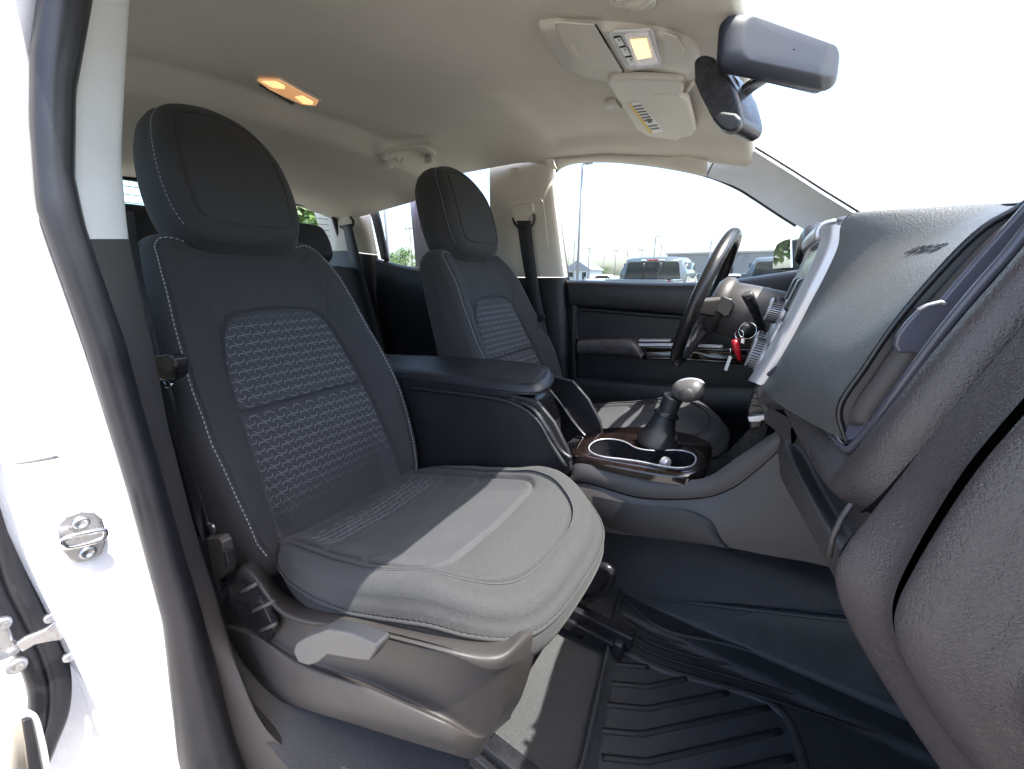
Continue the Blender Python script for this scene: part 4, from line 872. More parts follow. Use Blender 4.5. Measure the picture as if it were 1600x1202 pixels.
    # embossed word on the pad
    cu=bpy.data.curves.new('airbag','FONT'); cu.body='AIRBAG'; cu.size=.017; cu.extrude=.0006; cu.align_x='CENTER'; cu.align_y='CENTER'
    to=bpy.data.objects.new('tmp',cu); COL.objects.link(to); dg=bpy.context.evaluated_depsgraph_get(); me=bpy.data.meshes.new_from_object(to.evaluated_get(dg)); bpy.data.objects.remove(to)
    vs=np.array([v.co[:] for v in me.vertices]); fs=[tuple(p.vertices) for p in me.polygons]
    SC=np.stack([cr(q_,12*60)[int(3.0/11*719):int(8.5/11*719)] for q_ in full]); NK=SC.shape[1]
    def pad(t,k):
        x=t*(len(SC)-1); i=int(min(max(x,0),len(SC)-2)); f_=x-i; k=min(max(k,0),NK-1.1); j=int(k); g_=k-j
        return (SC[i][j]*(1-g_)+SC[i][j+1]*g_)*(1-f_)+(SC[i+1][j]*(1-g_)+SC[i+1][j+1]*g_)*f_
    W_=[]
    def prj(p_): r_=p_-CAM; f_=r_@CF; return np.array([800+FPX*(r_@CR)/f_,601-FPX*(r_@CU)/f_])
    t0,k0_=min(((np.linalg.norm(prj(pad(t_,k_))-[1446,391]),t_,k_) for t_ in np.linspace(.3,.95,40) for k_ in range(5,NK-5,3)))[1:]; k0_=float(k0_)
    wid=np.linalg.norm(pad(1,k0_)-pad(0,k0_)); stp=np.linalg.norm(pad(t0,k0_+1)-pad(t0,k0_))
    for v_ in vs:
        t_,k_=t0+v_[0]/wid,k0_-v_[1]/stp; p_=pad(t_,k_); n_=np.cross(pad(t_+.02,k_)-p_,pad(t_,k_+1.5)-p_); n_/=np.linalg.norm(n_); n_=n_ if n_@np.array([-1,0,.7])>0 else -n_
        W_.append(p_+n_*(.0014+v_[2]))
    W_=np.array(W_)
    o=obj('airbag_lettering',W_,fs,'dashink',d,smooth=False)
dashboard()
# ================================================================= STEERING WHEEL, COLUMN, KEYS
def wheel():
    c=np.array([-.155,.40,1.345]); n=np.array([-.962,0,.271]); u=np.array([.271,0,.962]); w=np.array([0,1.,0])
    t=thing('steering_wheel','black glossy leather steering wheel seen almost edge on','steering wheel',c)
    a=np.linspace(0,2*math.pi,80,endpoint=False); P=c+.192*(np.cos(a)[:,None]*u+np.sin(a)[:,None]*w)
    V,F=tube(P,.0175,16,closed=True); obj('rim',V,F,mat('worn_black_leather',(.016,.015,.016),.30,bump=('leather',700,.2,.0004),var=.25,vscale=30),t)
    V,F=lathe([(.075,-.035),(.085,-.02),(.082,.0),(.065,.012),(.02,.018)],c-n*.03,n,32); obj('hub',V,F,'plastic',t)
    for ang in(90,-90,180):
        r=math.radians(ang); dd=math.cos(r)*u+math.sin(r)*w
        A=c-n*.03+dd*.07; B=c+dd*.185; e=np.cross(n,dd)*.028
        V,F=slab([A-e,B-e*.7,B+e*.7,A+e],-n*.02); s=obj('spoke',V,F,'plastic',t,bevel=.006)
        if ang!=180:
            m=(A*.5+B*.5)+n*.002; V,F=slab([m-e*.7-dd*.02,m+e*.7-dd*.02,m+e*.7+dd*.02,m-e*.7+dd*.02],n*.006); obj('switch_pad',V,F,'gloss',s,bevel=.003)
    s=thing('steering_column','black steering column shroud with wiper stalk behind the wheel','steering column',c-n*.1)
    V,F=lathe([(.055,0),(.075,.02),(.08,.07),(.085,.15),(.09,.24)],c-n*.045,-n,28); obj('shroud',V,F,'plastic',s)
    P=ATY([(1192,520,.30),(1184,498,.285),(1176,478,.265),(1168,461,.25)]); V,F=tube(cr(P,12),np.linspace(.007,.0135,12),12); st=obj('stalk',V,F,'smooth',s)
    V,F=lathe([(.0135,0),(.0138,.004),(.010,.006),(.001,.0065)],P[-1],P[-1]-P[-2],20); obj('stalk_end',V,F,'plastic',st)
    o=[(1117,486),(1122,468),(1130,463),(1144,468),(1148,476),(1140,494),(1132,496)]
    V,F=slab(AT(o,y=.312),(0,.02,0)); obj('tilt_lever',V,F,'smooth',s,bevel=.004)
    # ignition and keys
    V,F=lathe([(.018,0),(.018,.03),(.013,.036),(.004,.037)],at(1178,520,y=.24),(-.9,-.2,.3),24); obj('ignition_lock',V,F,'smooth',s)
    k=thing('key_bunch','bunch of keys with red fob and white tag hanging from the ignition','keys',at(1160,530,y=.21))
    def ring(c,r,n,m,nm,par):
        n=np.array(n,float); n/=np.linalg.norm(n); a_=np.cross(n,[0,0,1]); a_/=np.linalg.norm(a_); b_=np.cross(n,a_); a=np.linspace(0,2*math.pi,28,endpoint=False)
        V,F=tube(np.asarray(c)+r*(np.cos(a)[:,None]*a_+np.sin(a)[:,None]*b_),.0011,6,closed=True); return obj(nm,V,F,m,par)
    ring(at(1168,517,y=.21),.020,(-.35,-.9,.2),'chrome','ring',k); ring(at(1155,523,y=.21),.011,(-.5,-.85,0),'chrome','ring',k)
    a,b=at(1147,531,y=.205),at(1156,563,y=.205)
    V,F=tube(np.array([a,a*.8+b*.2,a*.6+b*.4,b]),[.006,.0085,.008,.0045],10); obj('red_fob',V,F,'red',k)
    V,F=tube(np.array([at(1141,545,y=.20),at(1142,555,y=.20)]),.0012,6); obj('tag_link',V,F,'chrome',k)
    V,F=slab([at(u,v,y=.20) for u,v in((1139,556),(1144,558),(1136,580),(1131,578))],(0,.003,0)); obj('white_tag',V,F,'paper',k,bevel=.001)
    V,F=slab([at(u,v,y=.207) for u,v in((1158,528),(1164,530),(1163,538),(1157,536))],(0,.003,0)); obj('key_head',V,F,'steel',k,bevel=.001)
wheel()
# ================================================================= CENTRE CONSOLE
def console():
    c=thing('centre_console','black centre console with padded armrest, cup holders and gear lever between the front seats','console',(-.3,0,.65))
    # armrest lid
    o=[(590,572,-.10),(650,582,-.115),(720,594,-.118),(790,603,-.116),(832,602,-.105),(852,594,-.07),(863,584,0),(861,576,.06),(846,569,.095),(800,560,.11),(720,556,.11),(650,556,.11),(590,556,.10)]
    P=ATY(o); P=even(P,120,True); cen=P.mean(0)
    # best fitting plane
    U_,S_,Vt=np.linalg.svd(P-cen); n=Vt[2]; n=n if n[2]>0 else -n
    ax=np.array([1,0,-n[0]/n[2]]); ax/=np.linalg.norm(ax); ay=np.cross(n,ax)
    P2=np.column_stack([(P-cen)@ax,(P-cen)@ay]); 
    fld=lambda a,b: .004*np.cos(a*5)+edge(-sdpoly(np.column_stack([a,b]),P2),.016)-.0025*np.exp(-((-sdpoly(np.column_stack([a,b]),P2)-.022)/.003)**2)
    L=Pillow(P2,fld,(cen,ax,ay,n),N=160,Mr=40,back=-.032,center=(0,0),sides=((.002,.2),(.003,.45),(-.003,.55),(.001,.65),(.0,.9),(-.006,1.0)),raw=True)
    obj('armrest_lid',L.V,L.F,'lid',c)
    # box under the lid with its moulded side
    side=[(560,585,-.11),(700,604,-.116),(790,614,-.116),(838,626,-.112),(866,660,-.112),(888,705,-.115),(893,735,-.118),(880,752,-.12),(700,760,-.12),(560,760,-.12)]
    V,F=slab(ATY(side),(0,.012,0)); obj('storage_side',V,F,'plasticd',c,bevel=.004)
    SD=ATY(side); S2=SD.copy(); S2[:,1]=.104; V,F=slab(S2,(0,.012,0)); obj('storage_side',V,F,'plasticd',c,bevel=.004)
    core=[(560,590,-.10),(700,606,-.10),(785,616,-.10),(812,640,-.10),(826,680,-.10),(832,752,-.10),(560,760,-.10)]
    V,F=slab(ATY(core),(0,.20,0)); obj('storage_box',V,F,'smooth',c,bevel=.006)
    bead=ATY([(640,606,-.121),(740,618,-.123),(800,630,-.123),(838,655,-.123),(862,695,-.124),(884,730,-.125)]); V,F=tube(even(bead,40),.006,8); obj('side_bead',V,F,'plasticd',c)
    for e,nm in(([(792,622,-.118),(830,636,-.118),(855,668,-.118),(874,700,-.116),(893,716,-.11)],'near'),([(858,608,.085),(876,630,.09),(894,656,.092),(912,678,.09),(926,690,.085)],'far')):
        q=even(ATY(e),40); V,F=tube(q,.0085,10,flat=.6); obj('side_rail',V,F,'smooth',c)
    # trim plate with the cup wells
    outl=[(894,708,-.105),(899,694,-.06),(912,680,.02),(930,671,.085),(975,667,.09),(1020,668,.09),(1070,676,.09),(1108,690,.085),(1113,704,.03),(1108,724,-.06),(1094,740,-.10),(1066,744,-.108),(1000,735,-.108),(930,720,-.108)]
    hole=[(922,706,-.065),(922,696,-.02),(936,688,.02),(958,687,.035),(978,692,.03),(992,700,0),(1010,704,-.012),(1034,705,-.012),(1056,704,.0),(1078,708,.005),(1087,716,-.02),(1082,728,-.06),(1060,732,-.075),(1030,728,-.07),(1000,722,-.065),(972,718,-.075),(940,714,-.08)]
    O_=even(ATY(outl),120,True); H_=even(ATY(hole),120,True)
    zpl=lambda p: np.interp(p[:,0],[-.40,-.05],[.995,1.035])
    def flat(P): # drop each sight line on to the tilted top of the console
        Q=[]
        for p in P:
            d=p-CAM; t=1.0
            for _ in range(20):
                q=CAM+d*t; z=np.interp(q[0],[-.42,-.05],[.992,1.032]); t=(z-CAM[2])/d[2]
            Q.append(CAM+d*t)
        return np.array(Q)
    O_=flat(O_); H_=flat(H_)
    def al(A,B): # align start points by angle
        cc=B.mean(0); an=lambda Q:np.arctan2(Q[:,1]-cc[1],Q[:,0]-cc[0]); g=np.linspace(-math.pi,math.pi,140,endpoint=False)
        res=[]
        for Q in(A,B):
            a=an(Q); i=np.argsort(a); aa=a[i]; QQ=Q[i]; aa=np.r_[aa-2*math.pi,aa,aa+2*math.pi]; QQ=np.vstack([QQ]*3); res.append(np.column_stack([np.interp(g,aa,QQ[:,k]) for k in range(3)]))
        return res
    A,B=al(O_,H_)
    rings=[A+[0,0,-.020],A+[0,0,-.006],A+(A.mean(0)-A)*.02,A*.5+B*.5+[0,0,.001],B]
    V=np.vstack(rings); F=gridf(len(rings),140,True); obj('trim_plate',V,F,'wood',c)
    V,F=tube(B+[0,0,.001],.0018,8,closed=True); obj('cup_rim',V,F,'silver',c)
    ct=B.mean(0); w=[B,B+[0,0,-.01],B+(ct-B)*.03+[0,0,-.05],B+(ct-B)*.10+[0,0,-.075],np.repeat([ct+[0,0,-.078]],140,0)]
    V=np.vstack(w); F=gridf(5,140,True); obj('cup_wells',V,F,'smooth',c)
    V,F=tube(np.array([at(1037,727,z=1.0),at(1040,722,z=1.02)]),.012,12); obj('cup_divider',V,F,'silver',c)
    # side panel (warm bounce light is in its colour) with its raised upper rail
    up=[(880,752),(890,745),(905,724),(1000,746),(1068,750),(1108,744),(1150,716),(1195,686),(1232,660)]
    md=[(880,758),(892,752),(925,756),(1000,777),(1090,778),(1140,764),(1180,736),(1212,708),(1236,686)]
    V,F=strip(AT(up[1:],y=-.118),AT(md[1:],y=-.128),60,8,-.004); obj('upper_rail',V,F,'plastic',c)
    md2=[(892,754),(925,758),(1000,779),(1090,780),(1140,766),(1180,738),(1212,710),(1238,690)]
    lo=[(905,800),(940,829),(1000,838),(1070,846),(1140,856),(1200,868),(1270,880),(1340,900)]
    V,F=strip(AT(md2,y=-.124),AT(lo,y=-.150),60,10,-.006); obj('side_panel',V,F,'plastic',c)
    ar=[(925,775),(1000,790),(1060,796),(1105,812),(1125,835),(1135,855)]; lo2=[(930,815),(990,836),(1040,842),(1080,848),(1110,852),(1138,857)]
    V,F=strip(AT(ar,y=-.146),AT(lo2,y=-.156),40,6,-.003); obj('lower_skirt',V,F,'plasticd',c)
    # well behind the plate rising to the foot of the dash
    R=[]
    for x,z in((-.42,.985),(-.10,1.0),(-.045,1.005),(-.01,1.03),(.02,1.09),(.035,1.16),(.03,1.24)):
        R.append([[x,y,z] for y in(-.116,-.10,-.05,0,.05,.10,.116)])
    for i in range(3): 
        for j in range(7): R[i][j][2]-=.03
    V,F=patch(np.array(R),40,20); obj('front_well',V,F,'smooth',c)
    V,F=slab(ATY([(880,760,.12),(905,724,.12),(1068,745,.12),(1150,716,.12),(1232,660,.12),(1300,880,.12),(940,830,.12)]),(0,.012,0)); obj('far_side',V,F,'plasticd',c)
    V,F=slab(ATY([(u,v,-.10) for u,v in((1168,640),(1176,614),(1196,612),(1200,640),(1190,668),(1172,672))]),(0,.05,0)); so=obj('socket_panel',V,F,'smooth',c,bevel=.004)
    for v in(626,637,648): V,F=box(at(1183,v,y=-.102),(.018,.004,.006)); obj('socket',V,F,'plastic',so,bevel=.001)
    V,F=slab(ATY([(u,v,-.112) for u,v in((1168,652),(1195,648),(1198,655),(1186,660),(1170,660))]),(0,.01,0)); obj('socket_lid',V,F,'silver',so,bevel=.002)
    # gear lever
    y0=.03; b0=at(1028,690,y=y0); 
    P=ATY([(1027,692,y0),(1031,676,y0),(1036,660,y0),(1042,645,y0),(1047,632,y0),(1053,620,y0)])
    V,F=tube(cr(P,24),np.interp(np.linspace(0,1,24),[0,.1,.3,.55,.6,.9,1],[.050,.046,.033,.024,.021,.022,.023]),18); gl=obj('gear_lever',V,F,'plasticd',c)
    q=cr(P,24); V,F=lathe([(.03,0),(.0245,.004),(.0245,.008),(.022,.010)],q[13],q[14]-q[12],20); obj('collar',V,F,'smooth',gl)
    kc=at(1076,610,y=y0); ka=at(1098,612,y=y0)-at(1054,612,y=y0); ka/=np.linalg.norm(ka)
    V,F=lathe([(.004,-.037),(.014,-.033),(.022,-.023),(.0255,-.006),(.0255,.011),(.022,.024),(.013,.031),(.004,.033)],kc,ka+np.array([0,0,.02]),28); kn=obj('gear_knob',V,F,mat('worn_grey_leather',(.085,.08,.08),.40,bump=('leather',500,.3,.0006),var=.2,vscale=40),gl)
    V,F=tube(np.array([kc+ka*s_+np.array([0,0,math.sqrt(max(0,0.025**2-(s_*.72)**2))+.0015]) for s_ in np.linspace(-.03,.03,14)]),.0035,8); obj('knob_trim',V,F,'silver',kn)
    V,F=lathe([(.017,0),(.016,.003),(.004,.004)],kc+np.array([0,-.0240,-.006]),(0,-1,0),20); obj('knob_side',V,F,'plastic',kn)
console()
# ================================================================= FLOOR MAT
def floor_mat():
    m=thing('floor_mat','black moulded rubber floor mat with chevron ribs and raised rim','floor mat',(0,-.4,FLZ))
    Z=FLZ+.012
    f=lambda l,z=Z:AT(l,z=z)
    # rear edge (towards the seat) and inner edge (towards the console) measured on the mat plane
    LZ=[float(q)-Z for q in(at(950,922,y=-.06)[2],at(1020,931,y=-.06)[2],at(1190,950,y=-.06)[2],at(1300,962,y=-.06)[2],at(1500,980,y=-.06)[2])]
    LX=[at(950,922,y=-.06)[0],at(1020,931,y=-.06)[0],at(1190,950,y=-.06)[0],at(1300,962,y=-.06)[0],at(1500,980,y=-.06)[0]]
    A=f([(962,940),(905,1202)]); 
    xr=lambda y: np.interp(y,[-.75,-.47,-.085],[A[1][0]-.0,A[1][0],A[0][0]])
    ys=np.linspace(-.72,-.045,120); xs=np.linspace(0,1,110); V=[]
    for i,t in enumerate(xs):
        for y in ys:
            x=xr(y)+t*(.52-xr(y)); z=Z
            z+=.016*sm(1-t/.016)                                   # rear rim
            z+=np.interp(x,LX,LZ)*sm((y+.080)/.030)                              # inner wall
            z+=.14*sm((x-.36)/.16)                                # toe board
            z-=.010*sm((t-.02)/.02)*sm((-.125-y)/.02)             # sunken tread field
            V.append((x,y,z))
    V=np.array(V); F=gridf(110,120); obj('tray',V,F,'mat',m,solid=.004)
    zt=Z-.010
    ribs=[[(955,1040),(1013,1045)],[(945,1070),(1012,1076),(1072,1063)],[(932,1103),(1012,1110),(1137,1085)],[(918,1143),(1002,1150),(1200,1108)],[(940,1186),(1010,1193),(1220,1145)],[(960,1230),(1010,1238),(1238,1186)],[(960,1275),(1010,1283),(1262,1225)],[(960,1320),(1010,1330),(1290,1265)]]
    bm=mat('shaded_rib_rubber',(.006,.006,.008),.6)  # shadow of the ribs put into a blacker colour than the tray
    for r in ribs:
        P=f(r,zt); P=np.vstack([P[0]+(P[1]-P[0])*t for t in np.linspace(0,1,8)]+([P[1]+(P[2]-P[1])*t for t in np.linspace(.1,1,10)] if len(r)>2 else []))
        V,F=tube(P+[0,0,.003],.0062,8,flat=.9); obj('rib',V,F,bm,m)
    for k,r in enumerate(([(970,962),(1040,998),(1180,1035),(1360,1085)],[(965,975),(1036,1012),(1180,1050),(1360,1104)],[(960,988),(1032,1026),(1180,1068),(1370,1126)],[(957,1000),(1028,1040),(1180,1085),(1380,1150)])):
        P=even(f(r,zt+.008),40); V,F=tube(P,.0028,6); obj('rib',V,F,bm,m)
    w=[(962,1010),(1010,1035),(1045,1050),(1130,1072),(1195,1095),(1228,1122),(1245,1160),(1256,1202),(1264,1260)]
    P=even(f(w,zt+.003),60); V,F=tube(P,.010,8,flat=.5); obj('border_bead',V,F,'mat',m)
    P=even(AT([(975,935),(1038,983),(1150,1010),(1330,1070)],z=Z+.004),40); V,F=tube(P,.006,8,flat=.6); obj('wall_bead',V,F,'mat',m)
    P=even(np.array([[x,-.066,Z+np.interp(x,LX,LZ)] for x in np.linspace(-.20,.26,20)]),30); V,F=tube(P,.008,8,flat=.6); obj('rim_bead',V,F,'mat',m)
floor_mat()
# ================================================================= ROOF FITTINGS
def onr(l,off=0): return np.array([on(u,v,lambda x,y:zroof(x,y)-off) for u,v in l])
def roof_things():
    o=thing('overhead_console','beige overhead console with lit reading lamp and sunglasses bin','overhead console',on(980,80,zroof))
    ou=[(843,38),(852,31),(880,29),(960,34),(1035,43),(1080,60),(1094,82),(1093,104),(1074,119),(1030,121),(955,119),(900,108),(868,84)]
    P=even(onr(ou,.0),120,True); c=P.mean(0); rg=[P+[0,0,.004],P+[0,0,-.006],P+(c-P)*.02+[0,0,-.012],P+(c-P)*.06+[0,0,-.0145],P+(c-P)*.5+[0,0,-.014],np.repeat([c+[0,0,-.0135]],120,0)]
    V=np.vstack(rg); F=gridf(6,120,True); bd=obj('body',V,F,'beige',o)
    def pl_(pts,off,m,name,par,th=.004,bev=.0015):
        Q=onr(pts,off); V,F=slab(Q,(0,0,th)); return obj(name,V,F,m,par,bevel=bev)
    pl_([(866,38),(876,36),(928,40),(972,113),(930,108),(904,100),(884,78)],.0185,'beige','bin_door',o)
    pl_([(929,40),(932,40),(976,114),(973,114)],.0165,'smooth','bin_gap',o,.002,0)
    pl_([(892,72),(896,73),(905,90),(898,90)],.0205,'beige','bin_pull',o,.003)
    lp=pl_([(950,56),(958,50),(1016,47),(1022,54),(1034,101),(1028,106),(985,110),(978,106)],.019,'greytrim','lamp_frame',o)
    pl_([(974,54),(1012,50),(1030,100),(994,105)],.022,'lens','lamp_lens',o)
    pl_([(984,64),(1010,62),(1018,90),(996,94)],.0245,'bulb','lamp_bulb',o,.002,.001)
    for k in range(3):
        t=k/3; a=lambda s:(958+(986-958)*s,60+(106-60)*s)
        q0,q1=a(t),a(t+.29); V=pl_([q0,(q0[0]+11,q0[1]-2),(q1[0]+11,q1[1]-2),q1],.0225,'gloss','lamp_button',o)
        e=((q0[0]+q1[0])/2+5,(q0[1]+q1[1])/2-1); pl_([(e[0]-1.5,e[1]-1.5),(e[0]+1.5,e[1]-1.5),(e[0]+1.5,e[1]+1.5),(e[0]-1.5,e[1]+1.5)],.0240,'paper','button_mark',o.children[-1],.001,0)
    pl_([(1036,52),(1058,60),(1070,80),(1066,98),(1040,102)],.0175,'beige','blank_panel',o)
    # sun visors
    s=thing('sun_visor','beige folded sun visor with white and yellow warning label','sun visor',on(1030,170,zroof),'sun visors')
    vo=[(948,130),(955,125),(1000,124),(1058,126),(1066,130),(1068,142),(1062,152),(1074,158),(1082,185),(1086,206),(1080,213),(1064,216),(1058,221),(1012,214),(996,204),(972,168)]
    Q=onr(vo,.030); cc=Q.mean(0); vn=np.linalg.svd(Q-cc)[2][2]; vn=vn if vn[2]<0 else -vn
    def onv(l,off=0):
        out=[]
        for u,v in l:
            d=CF+(u-800)/FPX*CR+(601-v)/FPX*CU; out.append(CAM+d*(np.dot(cc+vn*off-CAM,vn)/np.dot(d,vn)))
        return np.array(out)
    V,F=slab(onv(vo),-vn*.016); bo=obj('visor_body',V,F,'beige',s,bevel=.005,seg=3)
    def on2(pts,off,m,name,par,th,bev): Qq=onv(pts,(off-.030)); V,F=slab(Qq,-vn*th*.9); return obj(name,V,F,m,par,bevel=bev,smooth=bev>0)
    lb=on2([(981,162),(999,160),(1038,206),(1016,209)],.0312,'paper','warning_label',s,.001,0)
    on2([(981,162),(985,161.5),(1020,208),(1016,209)],.0316,'yellow','yellow_band',lb,.0004,0)
    ln=[]
    for k in range(9):
        t=.07+.1*k
        if k==6: continue
        a=np.array([986+34*t,163+44*t]); b=a+[14,-2]; Qq=onv([a,b,b+[1.6,2],a+[1.6,2]],.0018); ln.append(slab(Qq,-vn*.0003))
    Qq=onv([(1009,187),(1016,185),(1020,191),(1013,193)],.0018); ln.append(slab(Qq,-vn*.0003))
    V,F=join(ln); obj('label_print',V,F,'ink',lb,smooth=False,kind='stuff')
    on2([(1020,149),(1040,147),(1062,151),(1058,156),(1026,155)],.0315,'beige','pivot_slot',s,.004,.001)
    V,F=tube(onr([(1042,151),(1062,149),(1076,140),(1082,130)],.026),.0045,8); obj('pivot_rod',V,F,'beige',s)
    h=thing('visor_hook','small beige hook that holds the folded sun visor','visor hook',on(955,168,zroof))
    V,F=slab(onr([(944,163),(962,161),(972,172),(966,176),(950,173)],.012),(0,0,.012)); obj('hook_body',V,F,'beige',h,bevel=.003)
    V,F=slab(onr([(946,166),(958,165),(962,170),(950,171)],.014),(0,0,.003)); obj('hook_face',V,F,'greytrim',h,bevel=.001)
    g=thing('visor_clip','beige visor pivot at the top edge of the picture, beside the overhead console','visor pivot',on(990,8,zroof))
    V,F=slab(onr([(952,6),(958,-6),(1010,-16),(1026,-6),(1024,12),(1012,18),(975,15),(958,13)],.012),(0,0,.012)); b=obj('pivot_base',V,F,'beige',g,bevel=.004,seg=3)
    V,F=tube(onr([(984,8),(1000,5),(1014,-4),(1024,-20)],.024),.008,10); obj('pivot_rod',V,F,'beige',g)
    V,F=slab(onr([(958,10),(970,10),(974,2),(962,1)],.016),(0,0,.004)); obj('cap',V,F,'beige',g,bevel=.001)
    # rear dome lamp
    d=thing('dome_lamp','lit amber rectangular ceiling lamp near the rear of the headliner','ceiling lamp',on(450,145,zroof))
    V,F=slab(onr([(396,130),(404,123),(438,124),(503,158),(498,169),(470,166)],.004),(0,0,.006)); bz=obj('bezel',V,F,'beige',d,bevel=.002)
    def L(pts,off,m,n): V,F=slab(onr(pts,off),(0,0,.004)); return obj(n,V,F,m,d,bevel=.0015)
    L([(402,127),(406,124.5),(436,125.5),(452,134),(466,142),(498,159),(494,166),(472,164),(440,150),(420,140)],.008,'lens_lit','lamp_lens')
    L([(408,128),(430,127.5),(446,135),(444,140),(426,138)],.0095,'bulb','lamp_bulb'); L([(460,152),(472,150),(490,160),(488,164.5),(474,163)],.0095,'bulb','lamp_bulb')
    L([(404,134),(408,133),(460,163),(456,164)],.006,'smooth','switch_edge')
    # grab handle
    g=thing('grab_handle','beige fold down grab handle with coat hook above the far rear door','grab handle',on(640,242,zroof))
    P=onr([(603,258),(600,247),(606,238),(628,233),(660,230),(674,233),(678,241),(676,248)],.028); P[0][2]+=.022; P[-1][2]+=.022
    V,F=tube(cr(P,40),.0105,12,flat=.75); gr=obj('grip',V,F,'beige',g)
    for u,v in((606,254),(672,246)):
        V,F=box(on(u,v,zroof)-[0,0,.012],(.045,.030,.026)); obj('mount',V,F,'beige',g,bevel=.006,seg=3)
    V,F=tube(onr([(617,248),(622,254),(628,255),(629,248)],.022),.004,8); obj('coat_hook',V,F,'beige',g)
    # rear view mirror
    r=thing('rear_view_mirror','black rear view mirror on an arm, seen from behind against the white sky','mirror',at(1215,80,y=0))
    c=at(1216,94,y=.02); ax=np.array([.62,.78,-.02]); ax/=np.linalg.norm(ax); n=np.array([.78,-.62,.10]); n/=np.linalg.norm(n); up=np.cross(ax,n); up=up if up[2]>0 else -up
    R=[]
    for k,(h,w,inset) in enumerate(((-.004,1.0,0),(.0,1.03,0),(.007,1.035,0),(.012,1.01,0),(.019,.94,0),(.025,.86,0),(.0268,.82,0),(.0272,.78,0),(.0276,.4,0),(.0276,.02,0))):
        o2=rrect(.262,.068,.020,8); 
        taper=1-.12*(o2[:,0]/.131)
        R.append(c+n*h+(o2[:,:1]*w)*ax+(o2[:,1:2]*w*taper[:,None])*up)
    V=np.vstack(R); F=gridf(len(R),len(R[0]),True); hs=obj('housing',V,F,'shell',r)
    o2=rrect(.256,.070,.028,8); V,F=slab(plane3(o2,c-n*.005,ax,up),n*.003); obj('mirror_glass',V,F,'mirror',r,smooth=False)
    V,F=tube(np.array([at(1196,120,y=.01),at(1176,133,y=.0),at(1153,150,y=-.01)]),.0105,12); obj('arm',V,F,'smooth',r)
    s=thing('sensor_housing','black camera and sensor housing on the windscreen beside the mirror arm','sensor housing',at(1120,150,y=-.02))
    fr=[(1083,98),(1086,90),(1098,84),(1112,88),(1135,112),(1150,140),(1158,168),(1161,186),(1154,200),(1140,206),(1126,200),(1110,182),(1092,148),(1084,128)]
    V,F=slab(AT(fr,y=-.055),(.03,.075,-.004)); hb=obj('housing',V,F,'smooth',s,bevel=.010,seg=4)
    V,F=slab(AT([(1110,182),(1124,172),(1150,176),(1161,186),(1154,200),(1140,206),(1126,200)],y=-.075),(.0,.03,0)); obj('lens_cover',V,F,'plasticd',s,bevel=.006,seg=3)
    V,F=tube(even(AT([(1144,120),(1152,132),(1153,150),(1150,164)],y=-.03),24),.003,8); obj('cable',V,F,'smooth',s)
    V,F=tube(even(AT([(1146,120),(1140,108),(1139,92),(1136,60)],y=0.0),24)+[.02,0,0],.0022,6); obj('cable',V,F,'smooth',s)
roof_things()
# ================================================================= NEAR SEAT BELT
def near_belt():
    t=thing('seat_belt','black seat belt running down beside the nearest front seat with its guide and buckle','seat belt',(-.9,-.66,.65),'front seat belts')
    a=even(ATY([(228,560,-.665),(246,620,-.668),(270,700,-.672),(296,790,-.676),(318,850,-.68)]),40); b=even(ATY([(254,560,-.645),(272,620,-.648),(296,700,-.652),(318,780,-.656),(332,845,-.66)]),40)
    V,F=strip(a,b,40,4); obj('webbing',V,F,'belt',t,solid=.0015)
    a=even(ATY([(196,330,-.655),(205,430,-.66),(218,500,-.662),(230,560,-.665)]),30); b=even(ATY([(208,330,-.64),(222,430,-.642),(238,500,-.645),(252,560,-.648)]),30)
    V,F=strip(a,b,30,3); obj('webbing',V,F,'belt',t,solid=.0015)
    g=[(232,566),(240,556),(262,554),(272,560),(275,574),(274,588),(268,594),(244,596),(236,588)]
    V,F=slab(AT(g,y=-.672),(0,.02,0)); gd=obj('belt_guide',V,F,'smooth',t,bevel=.004,seg=3)
    V,F=slab(AT([(253,561),(262,557),(270,561),(272,574),(268,583),(258,580),(254,571)],y=-.675),(0,.006,0)); obj('guide_cap',V,F,'plastic',gd,bevel=.003,seg=3)
    V,F=tube(AT([(258,598),(262,604),(268,600)],y=-.67),.004,8); obj('guide_pin',V,F,'chrome',gd)
    V,F=strip(even(AT([(286,775),(300,770),(316,785),(328,815),(334,828)],y=-.66),24),even(AT([(300,830),(308,838),(318,838),(328,836),(333,832)],y=-.672),24),24,4); obj('belt_loop',V,F,'belt',t,solid=.002)
    V,F=tube(even(AT([(326,818),(333,822),(334,832),(330,840)],y=-.675),20),.003,8); obj('anchor_ring',V,F,'steel',t)
    V,F=slab(AT([(322,842),(340,840),(346,848),(354,885),(352,900),(338,908),(333,900)],y=-.688),(0,.018,0)); bk=obj('buckle',V,F,'plastic',t,bevel=.003,seg=3)
    V,F=slab(AT([(345,862),(351,862),(356,884),(350,888)],y=-.690),(0,.014,0)); obj('buckle_latch',V,F,'smooth',bk,bevel=.002)
    V,F=slab(AT([(336,905),(344,903),(347,920),(340,924)],y=-.684),(0,.01,0)); obj('buckle_stem',V,F,'smooth',t,bevel=.002)
near_belt()
